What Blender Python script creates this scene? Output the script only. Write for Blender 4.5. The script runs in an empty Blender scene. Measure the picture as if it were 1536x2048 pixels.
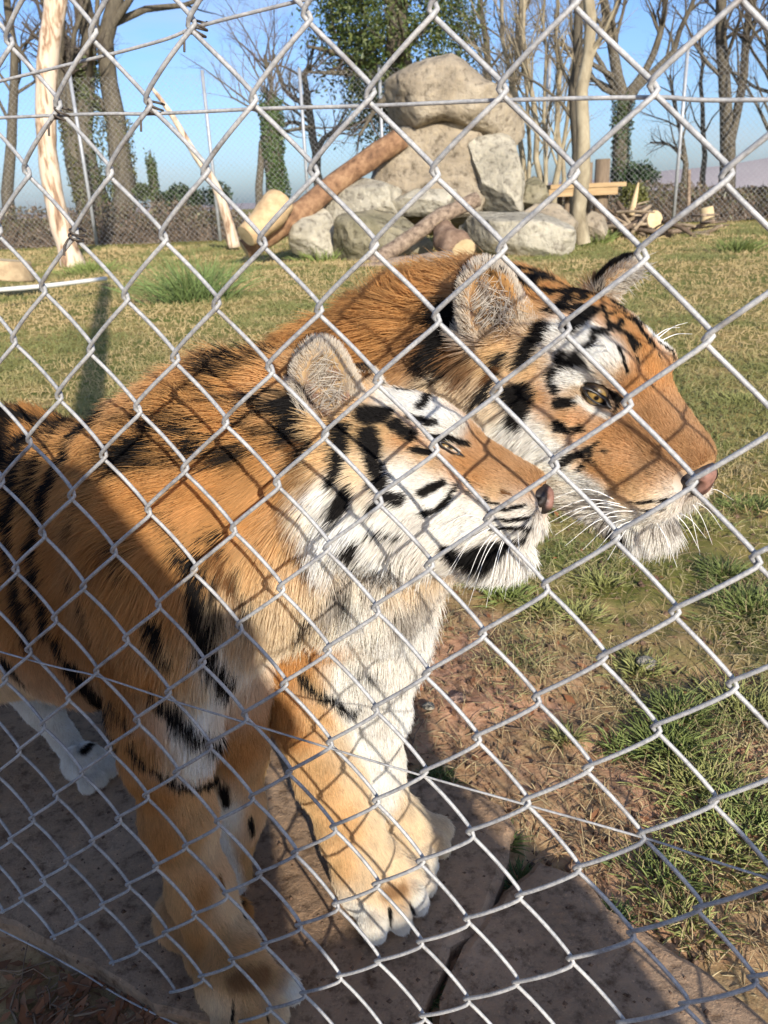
import bpy, bmesh, math, random
import numpy as np
from mathutils import Vector, Matrix
from mathutils.bvhtree import BVHTree

rng = np.random.default_rng(7)
random.seed(7)
scene = bpy.context.scene
COL = scene.collection

# ------------------------------------------------------------------ camera
F_PX, CAM_H = 1600.0, 0.97                    # focal length in photo pixels (1536 x 2048), eye height
_dn = np.array([.04, .932, .362]); _dn /= np.linalg.norm(_dn)
_U = -_dn
_Y = np.array([0, 0, 1.]) - _dn * _dn[2]; _Y /= np.linalg.norm(_Y)
_X = np.cross(_Y, _U)
RC = np.array([_X, _Y, _U])                   # world = RC @ (right, down, forward)
CAM = np.array([0, 0, CAM_H])
cam_data = bpy.data.cameras.new('camera')
cam_data.sensor_fit = 'VERTICAL'; cam_data.sensor_height = 36; cam_data.sensor_width = 27
cam_data.lens = F_PX / 2048 * 36
cam_data.dof.use_dof = True; cam_data.dof.focus_distance = .86; cam_data.dof.aperture_fstop = 14
cam_data.clip_start = .02; cam_data.clip_end = 6000
cam = bpy.data.objects.new('camera', cam_data); COL.objects.link(cam)
_M = np.eye(4); _M[:3, 0] = RC @ [1, 0, 0]; _M[:3, 1] = RC @ [0, -1, 0]; _M[:3, 2] = RC @ [0, 0, -1]; _M[:3, 3] = CAM
cam.matrix_world = Matrix(_M.tolist())
scene.camera = cam

# ------------------------------------------------------------------ sky, sun, exposure
SUN_EL = math.radians(23)
SUN_AZ_DIR = np.array([.285, -.9585])          # horizontal direction towards the sun (behind the viewer, to the right)
SUN_DIR = np.array([SUN_AZ_DIR[0] * math.cos(SUN_EL), SUN_AZ_DIR[1] * math.cos(SUN_EL), math.sin(SUN_EL)])
world = bpy.data.worlds.new('World'); scene.world = world; world.use_nodes = True
wn = world.node_tree.nodes; wl = world.node_tree.links
sky = wn.new('ShaderNodeTexSky'); sky.sky_type = 'NISHITA'; sky.sun_disc = False
sky.sun_elevation = SUN_EL; sky.sun_rotation = math.atan2(SUN_AZ_DIR[0], SUN_AZ_DIR[1])
sky.air_density = .95; sky.dust_density = 2.0; sky.ozone_density = 4.2; sky.altitude = 300
bg = wn['Background']; bg.inputs['Strength'].default_value = .118
hs = wn.new('ShaderNodeMix'); hs.data_type = 'RGBA'; hs.blend_type = 'MULTIPLY'; hs.inputs['Factor'].default_value = 1; hs.inputs['B'].default_value = (.88, .94, 1.08, 1); wl.new(sky.outputs[0], hs.inputs['A']); 
wtc = wn.new('ShaderNodeTexCoord'); wmp = wn.new('ShaderNodeMapping'); wmp.inputs['Scale'].default_value = (1.2, 1.2, 5.5); wl.new(wtc.outputs['Generated'], wmp.inputs[0])
wnz = wn.new('ShaderNodeTexNoise'); wnz.inputs['Scale'].default_value = 2.6; wnz.inputs['Detail'].default_value = 7; wnz.inputs['Roughness'].default_value = .6; wl.new(wmp.outputs[0], wnz.inputs['Vector'])
wrp = wn.new('ShaderNodeMapRange'); wrp.inputs[1].default_value = .50; wrp.inputs[2].default_value = .78; wrp.inputs[3].default_value = 0; wrp.inputs[4].default_value = .5; wl.new(wnz.outputs['Fac'], wrp.inputs[0])      # thin high cloud
wmx = wn.new('ShaderNodeMix'); wmx.data_type = 'RGBA'; wmx.inputs['B'].default_value = (3.6, 3.9, 4.4, 1); wl.new(wrp.outputs[0], wmx.inputs['Factor']); wl.new(hs.outputs['Result'], wmx.inputs['A']); wl.new(wmx.outputs['Result'], bg.inputs['Color'])
sd = bpy.data.lights.new('sun', 'SUN'); sd.energy = 4.0; sd.angle = math.radians(.53); sd.color = (1, .93, .82)
sun = bpy.data.objects.new('sun', sd); COL.objects.link(sun)
sun.rotation_euler = Vector(SUN_DIR.tolist()).to_track_quat('Z', 'Y').to_euler()
scene.view_settings.view_transform = 'Standard'; scene.view_settings.look = 'None'
scene.view_settings.exposure = .70; scene.view_settings.gamma = 1; scene.view_settings.use_curve_mapping = False
scene.render.engine = 'CYCLES'
scene.cycles.use_denoising = True
scene.cycles.max_bounces = 6; scene.cycles.diffuse_bounces = 3; scene.cycles.glossy_bounces = 2
scene.cycles.transparent_max_bounces = 8
scene.cycles.use_adaptive_sampling = True; scene.cycles.adaptive_threshold = .02
scene.cycles_curves.shape = 'RIBBONS'

# ------------------------------------------------------------------ helpers
def ray(x, y):
    return RC @ np.array([(x - 768) / F_PX, (y - 1024) / F_PX, 1.])
def ground_at(x, y, z=0.):
    r = ray(x, y); return CAM + r * ((z - CAM_H) / r[2])
def at_depth(x, y, dist):                     # horizontal distance dist from the viewer
    r = ray(x, y); return CAM + r * (dist / math.hypot(r[0], r[1]))
FN = np.array([.421, .906, -.05]); FN /= np.linalg.norm(FN); FD = .418467 * 1.4     # the fence plane
def behind(x, y, off):                        # a point `off` metres behind the fence plane
    r = ray(x, y); return CAM + r * ((FD + off) / (FN @ r))
def nrm(v):
    v = np.asarray(v); v = v if v.dtype == np.float32 else v.astype(float)
    return v / (np.sqrt((v * v).sum(-1, keepdims=True)) + 1e-12)

def link(o, parent=None):
    COL.objects.link(o)
    if parent is not None: o.parent = parent
    return o
def tag(o, label=None, cat=None, group=None, kind=None):
    if label: o['label'] = label
    if cat: o['category'] = cat
    if group: o['group'] = group
    if kind: o['kind'] = kind
    return o
def empty(name, loc=(0, 0, 0), rz=0):
    o = bpy.data.objects.new(name, None); o.location = loc; o.rotation_euler = (0, 0, rz); o.empty_display_size = .1
    return link(o)
def mesh_obj(name, verts, faces, mat=None, parent=None, smooth=True, loc=None, colors=None):
    me = bpy.data.meshes.new(name)
    verts = np.asarray(verts, np.float32); 
    if loc is not None: verts = verts - np.asarray(loc, np.float32)
    if isinstance(faces, np.ndarray):
        nf, k = faces.shape
        me.vertices.add(len(verts)); me.vertices.foreach_set('co', verts.ravel())
        me.loops.add(nf * k); me.loops.foreach_set('vertex_index', faces.astype(np.int32).ravel())
        me.polygons.add(nf); me.polygons.foreach_set('loop_start', np.arange(0, nf * k, k, dtype=np.int32))
        me.update(calc_edges=True)
    else:
        me.from_pydata(verts.tolist(), [], [list(map(int, f)) for f in faces])
    if smooth: me.polygons.foreach_set('use_smooth', np.ones(len(me.polygons), bool))
    if colors is not None:
        a = me.color_attributes.new('Col', 'FLOAT_COLOR', 'POINT')
        a.data.foreach_set('color', np.c_[colors, np.ones(len(colors))].astype(np.float32).ravel())
    me.validate()
    if mat: me.materials.append(mat)
    o = bpy.data.objects.new(name, me)
    if loc is not None: o.location = loc
    return link(o, parent)

def tube(pts, rad, n=8, cap=True, closed=False):
    """verts, quad faces of a tube swept along pts; rad scalar or per point"""
    p = np.asarray(pts, float); m = len(p); rad = np.broadcast_to(np.asarray(rad, float), (m,))
    t = np.gradient(p, axis=0); t = nrm(t)
    up = np.array([0, 0, 1.]) if abs(t[0][2]) < .9 else np.array([1., 0, 0])
    nn = nrm(np.cross(t[0], up)); V = []
    for i in range(m):
        nn = nrm(nn - t[i] * (nn @ t[i])); b = np.cross(t[i], nn)
        a = np.arange(n) * 2 * math.pi / n
        V.append(p[i] + rad[i] * (np.cos(a)[:, None] * nn + np.sin(a)[:, None] * b))
    V = np.concatenate(V)
    i = np.arange(m - 1)[:, None] * n; j = np.arange(n)[None]; j2 = (j + 1) % n
    Fq = np.stack([i + j, i + j2, i + n + j2, i + n + j], -1).reshape(-1, 4)
    faces = Fq
    if cap:
        V = np.r_[V, [p[0]], [p[-1]]]; a0 = m * n; j = np.arange(n); j2 = (j + 1) % n
        c1 = np.stack([np.full(n, a0), j2, j, j], -1); c2 = np.stack([np.full(n, a0 + 1), (m - 1) * n + j, (m - 1) * n + j2, (m - 1) * n + j2], -1)
        faces = [list(f) for f in Fq] + [f[:3].tolist() for f in c1] + [f[:3].tolist() for f in c2]
    return V, faces
def spline(pts, n):
    """Catmull-Rom through pts, n samples"""
    p = np.asarray(pts, float); m = len(p)
    if m == 2: return p[0] + (p[1] - p[0]) * np.linspace(0, 1, n)[:, None]
    q = np.r_[[2 * p[0] - p[1]], p, [2 * p[-1] - p[-2]]]
    u = np.linspace(0, m - 1 - 1e-9, n); i = u.astype(int); t = (u - i)[:, None]
    a, b, c, d = q[i], q[i + 1], q[i + 2], q[i + 3]
    return .5 * (2 * b + (c - a) * t + (2 * a - 5 * b + 4 * c - d) * t ** 2 + (3 * b - a - 3 * c + d) * t ** 3)

class Noise3:                                  # cheap smooth value noise for numpy
    def __init__(s, seed): s.t = np.random.default_rng(seed).random((32, 32, 32)).astype(np.float32) * 2 - 1
    def __call__(s, p, freq=1.):
        q = np.asarray(p, np.float32) * np.float32(freq); i = np.floor(q).astype(np.int32); fr = q - i.astype(np.float32); fr = fr * fr * (3 - 2 * fr)
        o = 0; i0 = i & 31; i1 = (i + 1) & 31; T = s.t.ravel()
        for dx in (0, 1):
            for dy in (0, 1):
                for dz in (0, 1):
                    w = (fr[..., 0] if dx else 1 - fr[..., 0]) * (fr[..., 1] if dy else 1 - fr[..., 1]) * (fr[..., 2] if dz else 1 - fr[..., 2])
                    o = o + w * T[((i1 if dx else i0)[..., 0] * 32 + (i1 if dy else i0)[..., 1]) * 32 + (i1 if dz else i0)[..., 2]]
        return o
NZ = Noise3(3)
def fbm(p, freq, oct=4):
    o = 0; a = 1.
    for k in range(oct): o = o + a * NZ(np.asarray(p) + 7.3 * k, freq * 2 ** k); a *= .5
    return o

# ------------------------------------------------------------------ materials
def mat_new(name):
    m = bpy.data.materials.new(name); m.use_nodes = True
    return m, m.node_tree.nodes, m.node_tree.links, m.node_tree.nodes['Principled BSDF']
def ramp(nodes, stops):
    r = nodes.new('ShaderNodeValToRGB'); cr = r.color_ramp
    while len(cr.elements) < len(stops): cr.elements.new(.5)
    for e, (p, c) in zip(cr.elements, stops): e.position = p; e.color = (*c, 1)
    return r
def mat_noise(name, stops, scale=5., detail=6., rough=.85, bump=.3, bump_scale=None, coords='Object', spec=.3, metallic=0., distort=0., stretch=None):
    m, N, L, b = mat_new(name)
    tc = N.new('ShaderNodeTexCoord'); src = tc.outputs[coords]
    if stretch is not None:
        mp = N.new('ShaderNodeMapping'); mp.inputs['Scale'].default_value = stretch; L.new(src, mp.inputs[0]); src = mp.outputs[0]
    nz = N.new('ShaderNodeTexNoise'); nz.inputs['Scale'].default_value = scale; nz.inputs['Detail'].default_value = detail; nz.inputs['Roughness'].default_value = .62
    nz.inputs['Distortion'].default_value = distort
    L.new(src, nz.inputs['Vector'])
    r = ramp(N, stops); L.new(nz.outputs['Fac'], r.inputs[0]); L.new(r.outputs[0], b.inputs['Base Color'])
    b.inputs['Roughness'].default_value = rough; b.inputs['Specular IOR Level'].default_value = spec; b.inputs['Metallic'].default_value = metallic
    if bump:
        n2 = N.new('ShaderNodeTexNoise'); n2.inputs['Scale'].default_value = bump_scale or scale * 4; n2.inputs['Detail'].default_value = 8; L.new(src, n2.inputs['Vector'])
        bp = N.new('ShaderNodeBump'); bp.inputs['Strength'].default_value = bump; bp.inputs['Distance'].default_value = .02
        L.new(n2.outputs['Fac'], bp.inputs['Height']); L.new(bp.outputs[0], b.inputs['Normal'])
    return m
def mat_attr(name, rough=.6, spec=.2, attr='Col'):
    m, N, L, b = mat_new(name)
    a = N.new('ShaderNodeAttribute'); a.attribute_name = attr; L.new(a.outputs['Color'], b.inputs['Base Color'])
    b.inputs['Roughness'].default_value = rough; b.inputs['Specular IOR Level'].default_value = spec
    return m
def mat_flat(name, c, rough=.5, spec=.4, metallic=0.):
    m, N, L, b = mat_new(name); b.inputs['Base Color'].default_value = (*c, 1); b.inputs['Roughness'].default_value = rough
    b.inputs['Specular IOR Level'].default_value = spec; b.inputs['Metallic'].default_value = metallic
    return m
# ================================================================== ground
SOIL = -.035
def ground_z(x, y):
    x = np.asarray(x, float); y = np.asarray(y, float); p = np.stack([x, y, 0 * x], -1)
    near = np.clip((9 - y) / 7, 0, 1)
    return SOIL + near * (.010 * fbm(p, 3.2, 3) + .006 * fbm(p + 40, 16., 3)) + (1 - near) * .05 * fbm(p + 9, .35, 3) * np.clip((y - 2) / 6, 0, 1)
nr, nc = 330, 260
yy = np.r_[np.linspace(-40, .3, 12)[:-1], .3 + 3.5 * (np.linspace(0, 1, 190) ** 1.5), 3.8 * np.exp(np.linspace(.02, 6.6, nr - 201))]
uu = np.linspace(-1, 1, nc); uu = .55 * uu + .45 * uu ** 3
GX = uu[None] * (1.6 + .95 * np.abs(yy)[:, None]) + .35; GY_ = np.repeat(yy[:, None], nc, 1)
GZ = ground_z(GX, GY_) - np.clip((GY_ - 60) / 600, 0, 1) * 3
i = np.arange(len(yy) - 1)[:, None] * nc; j = np.arange(nc - 1)[None]
m, N, L, b = mat_new('grass_and_soil')
tc = N.new('ShaderNodeTexCoord')
def noise(scale, detail=6, rough=.6):
    n = N.new('ShaderNodeTexNoise'); n.inputs['Scale'].default_value = scale; n.inputs['Detail'].default_value = detail; n.inputs['Roughness'].default_value = rough; L.new(tc.outputs['Object'], n.inputs['Vector']); return n
big, mid, fin = noise(.9, 6, .7), noise(5, 6, .7), noise(70, 6, .7)
soil = ramp(N, [(.25, (.16, .092, .058)), (.42, (.36, .225, .145)), (.6, (.50, .34, .23)), (.8, (.58, .42, .29))]); L.new(fin.outputs['Fac'], soil.inputs[0])
gras = ramp(N, [(.25, (.10, .11, .030)), (.45, (.18, .175, .058)), (.60, (.29, .24, .10)), (.8, (.38, .30, .15))]); L.new(mid.outputs['Fac'], gras.inputs[0])
sx = N.new('ShaderNodeSeparateXYZ'); L.new(tc.outputs['Object'], sx.inputs[0])
def math_n(op, a, b_):
    n = N.new('ShaderNodeMath'); n.operation = op
    for k, v in ((0, a), (1, b_)):
        if isinstance(v, (int, float)): n.inputs[k].default_value = v
        else: L.new(v, n.inputs[k])
    return n.outputs[0]
near_f = math_n('MULTIPLY', math_n('SUBTRACT', 2.45, math_n('ADD', sx.outputs['Y'], math_n('MULTIPLY', sx.outputs['X'], .7))), 1.3)       # bare strip the cats have worn along the wire
msk = math_n('ADD', near_f, math_n('MULTIPLY', math_n('SUBTRACT', mid.outputs['Fac'], .5), 2.4))
cl = N.new('ShaderNodeClamp'); L.new(msk, cl.inputs[0])
mx = N.new('ShaderNodeMix'); mx.data_type = 'RGBA'; L.new(cl.outputs[0], mx.inputs['Factor']); L.new(gras.outputs[0], mx.inputs['A']); L.new(soil.outputs[0], mx.inputs['B'])
patch = ramp(N, [(.40, (.66, .80, .50)), (.56, (1.25, 1.06, .95))]); L.new(big.outputs['Fac'], patch.inputs[0])
mu = N.new('ShaderNodeMix'); mu.data_type = 'RGBA'; mu.blend_type = 'MULTIPLY'; mu.inputs['Factor'].default_value = 1; L.new(mx.outputs['Result'], mu.inputs['A']); L.new(patch.outputs[0], mu.inputs['B'])
L.new(mu.outputs['Result'], b.inputs['Base Color']); b.inputs['Roughness'].default_value = .95; b.inputs['Specular IOR Level'].default_value = .1
bp = N.new('ShaderNodeBump'); bp.inputs['Strength'].default_value = .55; bp.inputs['Distance'].default_value = .008; L.new(fin.outputs['Fac'], bp.inputs['Height']); L.new(bp.outputs[0], b.inputs['Normal'])
g = mesh_obj('ground', np.stack([GX, GY_, GZ], -1).reshape(-1, 3), np.stack([i + j, i + j + 1, i + nc + j + 1, i + nc + j], -1).reshape(-1, 4), m); tag(g, kind='structure')

# ---- the concrete path the cats walk on: two broken slabs
path = empty('path'); tag(path, kind='structure')
m, N, L, b = mat_new('old_concrete')
tc = N.new('ShaderNodeTexCoord')
n1, n2, n3 = noise(3.5, 8, .65), noise(38, 8, .7), noise(190, 3, .6)
r1 = ramp(N, [(.28, (.20, .130, .080)), (.5, (.34, .230, .145)), (.72, (.46, .325, .215))]); L.new(n1.outputs['Fac'], r1.inputs[0])
r2 = ramp(N, [(.34, (.40, .36, .33)), (.5, (1, 1, 1)), (.72, (1.3, 1.2, 1.1))]); L.new(n2.outputs['Fac'], r2.inputs[0])
r3 = ramp(N, [(.60, (1, 1, 1)), (.72, (1.5, 1.4, 1.3))]); L.new(n3.outputs['Fac'], r3.inputs[0])
mu = N.new('ShaderNodeMix'); mu.data_type = 'RGBA'; mu.blend_type = 'MULTIPLY'; mu.inputs['Factor'].default_value = 1; L.new(r1.outputs[0], mu.inputs['A']); L.new(r2.outputs[0], mu.inputs['B'])
mv = N.new('ShaderNodeMix'); mv.data_type = 'RGBA'; mv.blend_type = 'MULTIPLY'; mv.inputs['Factor'].default_value = 1; L.new(mu.outputs['Result'], mv.inputs['A']); L.new(r3.outputs[0], mv.inputs['B'])
L.new(mv.outputs['Result'], b.inputs['Base Color']); b.inputs['Roughness'].default_value = .9; b.inputs['Specular IOR Level'].default_value = .2
bp = N.new('ShaderNodeBump'); bp.inputs['Strength'].default_value = .9; bp.inputs['Distance'].default_value = .010; L.new(n2.outputs['Fac'], bp.inputs['Height']); L.new(bp.outputs[0], b.inputs['Normal'])
concrete = m
def slab(outline, seed, name='slab'):
    P = [ground_at(x, y)[:2] for x, y in outline]; Q = []
    for a, c in zip(P, P[1:] + P[:1]):
        k = max(2, int(np.linalg.norm(c - a) / .02))
        Q += [a + (c - a) * t / k for t in range(k)]
    Q = np.array(Q); nv = len(Q); p3 = np.c_[Q, np.full(nv, seed * 3.1)]
    Q = Q + np.c_[fbm(p3, 9, 4), fbm(p3 + 20, 9, 4)] * .012
    bm = bmesh.new(); top = [bm.verts.new((*q, -.006 + .004 * float(NZ(np.array([*q, 2.]), 20)))) for q in Q]; bmesh_c = Q.mean(0)
    inn = Q + nrm(bmesh_c - Q) * .012
    mid_ = [bm.verts.new((*q, 0)) for q in inn]; bot = [bm.verts.new((*q, -.09)) for q in Q]
    bm.faces.new(mid_)
    for k in range(nv):
        k2 = (k + 1) % nv; bm.faces.new((top[k], top[k2], mid_[k2], mid_[k])); bm.faces.new((bot[k], bot[k2], top[k2], top[k]))
    bmesh.ops.triangulate(bm, faces=[f_ for f_ in bm.faces if len(f_.verts) > 4])
    bmesh.ops.recalc_face_normals(bm, faces=bm.faces)
    me = bpy.data.meshes.new(name); bm.to_mesh(me); bm.free(); me.materials.append(concrete)
    o = bpy.data.objects.new(name, me); link(o, path); return o
slab([(1035, 1655), (1000, 1760), (915, 1900), (800, 2110), (560, 2110), (400, 2030), (330, 2000), (200, 1925), (60, 1868), (-300, 1760), (-900, 1600), (-900, 1300), (-100, 1280), (350, 1380), (620, 1490), (800, 1552), (930, 1572), (1000, 1612)], 1)
slab([(1060, 1712), (1165, 1745), (1232, 1812), (1350, 1905), (1440, 1965), (1560, 2060), (1700, 2160), (1500, 2250), (1000, 2200), (845, 2090), (940, 1900), (1015, 1775)], 2)

# ---- blades of grass, straw, leaf litter
def blade_curves(name, roots, dirs, length, width, cols, mat, label, cat, bend=.5):
    n = len(roots); K = 4; t = np.linspace(0, 1, K)
    pts = roots[:, None] + dirs[:, None] * (length[:, None] * t)[..., None]
    h = dirs.copy(); h[:, 2] = 0
    pts = pts + (h[:, None] * bend * .6 - np.array([0, 0, 1.]) * bend * .5) * (length[:, None] * t ** 2)[..., None]
    pts[..., 2] = np.maximum(pts[..., 2], roots[:, None, 2] + .001)
    rad = width[:, None] * np.array([1, .95, .7, .1])[None]
    cu = bpy.data.hair_curves.new(name); cu.add_curves([K] * n)
    cu.attributes['position'].data.foreach_set('vector', pts.astype(np.float32).ravel())
    ra = cu.attributes.get('radius') or cu.attributes.new('radius', 'FLOAT', 'POINT'); ra.data.foreach_set('value', rad.astype(np.float32).ravel())
    ca = cu.attributes.new('Col', 'FLOAT_COLOR', 'POINT')
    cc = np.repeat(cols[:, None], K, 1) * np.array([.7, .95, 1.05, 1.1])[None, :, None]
    ca.data.foreach_set('color', np.concatenate([cc, np.ones((n, K, 1))], -1).astype(np.float32).ravel())
    cu.materials.append(mat)
    o = link(bpy.data.objects.new(name, cu)); tag(o, label, cat, kind='stuff'); return o
grass_mat = mat_attr('grass_blade', rough=.55, spec=.25)
GRN = np.array((.155, .19, .055)); OLV = np.array((.245, .25, .085)); STR = np.array((.46, .365, .20)); DGR = np.array((.09, .125, .04)); BRN = np.array((.20, .115, .06))
SL_LINE = [ground_at(*q)[:2] for q in [(-900, 1300), (-100, 1280), (350, 1380), (620, 1490), (800, 1552), (1000, 1612), (1035, 1655), (1060, 1712), (1232, 1812), (1440, 1965), (1700, 2160)]]
def on_soil(P):                                # beyond the far edge of the slabs
    a = np.array(SL_LINE); ok = np.ones(len(P), bool)
    yl = np.interp(P[:, 0], a[:, 0], a[:, 1]); return P[:, 1] > yl + .01
def rnd_dirs(n, tilt, g_, bias=None):
    a = g_.random(n) * 2 * math.pi; t = np.abs(g_.normal(size=n)) * tilt
    d = np.stack([np.cos(a) * np.sin(t), np.sin(a) * np.sin(t), np.cos(t)], -1)
    return d
gg = np.random.default_rng(21)
def fan(n, y0, y1, pw=1.):                     # scattered over the strip of ground between two distances
    y = y0 * (y1 / y0) ** (gg.random(n) ** pw); x = (gg.random(n) * 2 - 1) * (.62 * y + .25) + .05 * y; return np.stack([x, y], -1)
R_, D_, L_, W_, C_ = [], [], [], [], []
def add_blades(P, ln, wd, col, tilt, clump=True):
    n = len(P); z = ground_z(P[:, 0], P[:, 1]); R_.append(np.c_[P, z]); D_.append(rnd_dirs(n, tilt, gg))
    L_.append(ln * (.5 + gg.random(n))); W_.append(wd * (.6 + .6 * gg.random(n))); C_.append(col * (.7 + .6 * gg.random((n, 1))))
def mixc(w, a, b_): return a * (1 - w[:, None]) + b_ * w[:, None]
# near: straw and thin grass trodden into the soil, thicker to the right
P = fan(52000, .75, 3.2); P = P[on_soil(P)]
gness = np.clip(.75 * (P[:, 0] * .75 + P[:, 1] - 2.1) + 1.2 * fbm(np.c_[P, 0 * P[:, 0]], 3.2, 3), 0, 1)
keep = gg.random(len(P)) < .10 + .90 * gness; P, gness = P[keep], gness[keep]
tone = np.clip(.5 + .8 * fbm(np.c_[P, 0 * P[:, 0] + 3], 5, 2) + .3 * gg.normal(size=len(P)), 0, 1)
add_blades(P, .024 + .020 * gness, .0010, mixc(tone * gness, STR * .85, GRN) , 1.25 - .45 * gness[0])
P = fan(9000, .8, 3.); P = P[on_soil(P)]; add_blades(P, .05, .0007, mixc(gg.random(len(P)), STR, BRN), 1.5)
# middle distance lawn
P = fan(150000, 2.4, 26, .8); tone = np.clip(.42 + 1.15 * fbm(np.c_[P * [1.5, .9], 0 * P[:, 0]], .8, 4) + .5 * fbm(np.c_[P, 0 * P[:, 0] + 7], 3., 2) + .2 * gg.normal(size=len(P)), 0, 1)
keep = gg.random(len(P)) < .35 + .65 * tone; P, tone = P[keep], tone[keep]
ny = P[:, 1]; n0 = len(P); z = ground_z(P[:, 0], P[:, 1]); R_.append(np.c_[P, z]); D_.append(rnd_dirs(n0, .9, gg)); L_.append((.030 + .0030 * ny) * (.5 + gg.random(n0))); W_.append((.0010 + .00034 * ny) * (.6 + .6 * gg.random(n0)))
C_.append(mixc(tone, STR * np.array((1.0, .93, .82)), OLV * .72) * (.85 + .25 * gg.random((n0, 1))))
def tuft(px, py, r, n, ln, col, tilt=1.15, z=None, wd=.0014):
    c = ground_at(px, py, SOIL)[:2]; P = c + gg.normal(size=(n, 2)) * r * .45
    zz = ground_z(P[:, 0], P[:, 1]); d = np.c_[(P - c) / r * .9 + gg.normal(size=(n, 2)) * .35, np.full(n, 1.) / tilt]
    R_.append(np.c_[P, zz]); D_.append(nrm(d)); L_.append(ln * (.5 + .8 * gg.random(n))); W_.append(wd * (.7 + .5 * gg.random(n))); C_.append(col * (.6 + .8 * gg.random((n, 1))))
for a in [(1330, 1500, .055, 300, .06, GRN), (1350, 1440, .05, 260, .06, GRN * .9), (1400, 1570, .09, 380, .045, OLV), (1450, 1150, .06, 260, .05, GRN * .8), (1500, 1220, .09, 420, .05, GRN), (1200, 1170, .06, 160, .045, OLV), (1010, 1195, .05, 220, .055, GRN * 1.2), (960, 1170, .04, 160, .05, OLV), (1080, 1220, .05, 130, .04, OLV), (1160, 1230, .06, 160, .04, OLV * 1.1), (1280, 1340, .07, 180, .045, OLV), (1480, 1420, .1, 320, .045, OLV), (1440, 1700, .09, 380, .035, OLV * 1.1), (1500, 1650, .1, 420, .035, GRN * 1.2), (1330, 1760, .06, 220, .03, GRN), (1380, 1850, .06, 160, .03, OLV), (1130, 1480, .03, 80, .035, OLV), (1240, 1500, .035, 100, .035, GRN), (1040, 1770, .025, 150, .025, DGR), (870, 1560, .03, 160, .022, DGR), (1000, 1690, .025, 150, .025, DGR), (930, 1880, .018, 140, .018, DGR), (850, 2000, .02, 140, .02, DGR), (300, 1960, .02, 100, .02, DGR), (1230, 1850, .03, 120, .02, DGR), (1500, 1010, .12, 300, .045, GRN), (1480, 800, .16, 350, .05, OLV), (1400, 1050, .1, 240, .04, OLV)]:
    tuft(*a)
tuft(390, 605, .45, 420, .62, DGR * 1.6, .9, wd=.004)                     # a rush in the field
tuft(1475, 505, .3, 200, .3, GRN, .8, wd=.006); tuft(1195, 490, .3, 220, .35, GRN * 1.4, .8, wd=.006); tuft(650, 518, .5, 250, .35, GRN * 1.4, .8, wd=.006); tuft(180, 545, .4, 220, .3, GRN * 1.3, .8, wd=.006)
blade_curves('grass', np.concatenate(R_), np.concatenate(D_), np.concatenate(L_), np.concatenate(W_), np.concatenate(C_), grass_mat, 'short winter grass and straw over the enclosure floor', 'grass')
# fallen leaves
def leaf_cards(P, N, size, g_, curl=.35):
    """folded five-vertex leaves: V, F"""
    n = len(P); a = nrm(np.cross(N, g_.normal(size=(n, 3)))); b_ = np.cross(N, a); s = size[:, None]
    V = np.stack([P - a * s, P + b_ * s * .42 + N * s * curl * .4, P + a * s + N * s * curl * .3, P - b_ * s * .42 + N * s * curl * .4], 1)
    F = np.arange(n)[:, None] * 4 + np.array([[0, 3, 2, 1]])
    Fa = np.concatenate([np.stack([F[:, 0], F[:, 1], F[:, 2]], -1), np.stack([F[:, 0], F[:, 2], F[:, 3]], -1)])
    return V.reshape(-1, 3), Fa
n = 520; P = fan(n, .8, 3.2); P = P[on_soil(P)]
q = np.array([ground_at(x, y)[:2] for x, y in zip(gg.uniform(-20, 330, 260), gg.uniform(1900, 2120, 260))]); P = np.r_[P, q]
z = ground_z(P[:, 0], P[:, 1]) + .006; Nn = nrm(np.c_[gg.normal(size=(len(P), 2)) * .35, np.ones(len(P))])
V, Fq = leaf_cards(np.c_[P, z], Nn, .008 + .014 * gg.random(len(P)) ** 2, gg)
o = mesh_obj('leaf_litter', V, Fq, mat_attr('dead_leaf', .7, .2), colors=np.repeat(mixc(gg.random(len(P)), np.array((.30, .12, .05)), np.array((.16, .09, .05))), 4, 0), smooth=False); tag(o, 'brown dead leaves scattered over soil and grass', 'leaves', kind='stuff')
# crumbs of soil and small clods
n = 5200; P = fan(n, .8, 2.6); P = P[on_soil(P)]; z = ground_z(P[:, 0], P[:, 1]); s = .002 + .008 * gg.random(len(P)) ** 3
oc = np.array([(1, 0, 0), (-1, 0, 0), (0, 1, 0), (0, -1, 0), (0, 0, 1), (0, 0, -.3)], float); of = np.array([(0, 2, 4), (2, 1, 4), (1, 3, 4), (3, 0, 4), (2, 0, 5), (1, 2, 5), (3, 1, 5), (0, 3, 5)])
q2 = np.array([ground_at(x, y)[:2] for x, y in zip(gg.uniform(0, 1450, 900), gg.uniform(1450, 2060, 900))]); q2 = q2[~on_soil(q2)]; P = np.r_[P, q2]; z = np.r_[z, np.zeros(len(q2))]; s = np.r_[s, .0008 + .0035 * gg.random(len(q2)) ** 3]
V = (np.c_[P, z][:, None] + oc[None] * s[:, None, None] * (.6 + .8 * gg.random((len(P), 6, 1)))).reshape(-1, 3); Fq = (np.arange(len(P))[:, None, None] * 6 + of[None]).reshape(-1, 3)
soil_mat = mat_noise('clod', [(.3, (.08, .045, .028)), (.7, (.22, .14, .09))], 40, bump=.5)
o = mesh_obj('soil_crumbs', V, Fq, soil_mat); tag(o, 'crumbs and clods of brown soil beside the slab', 'soil', kind='stuff')
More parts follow.
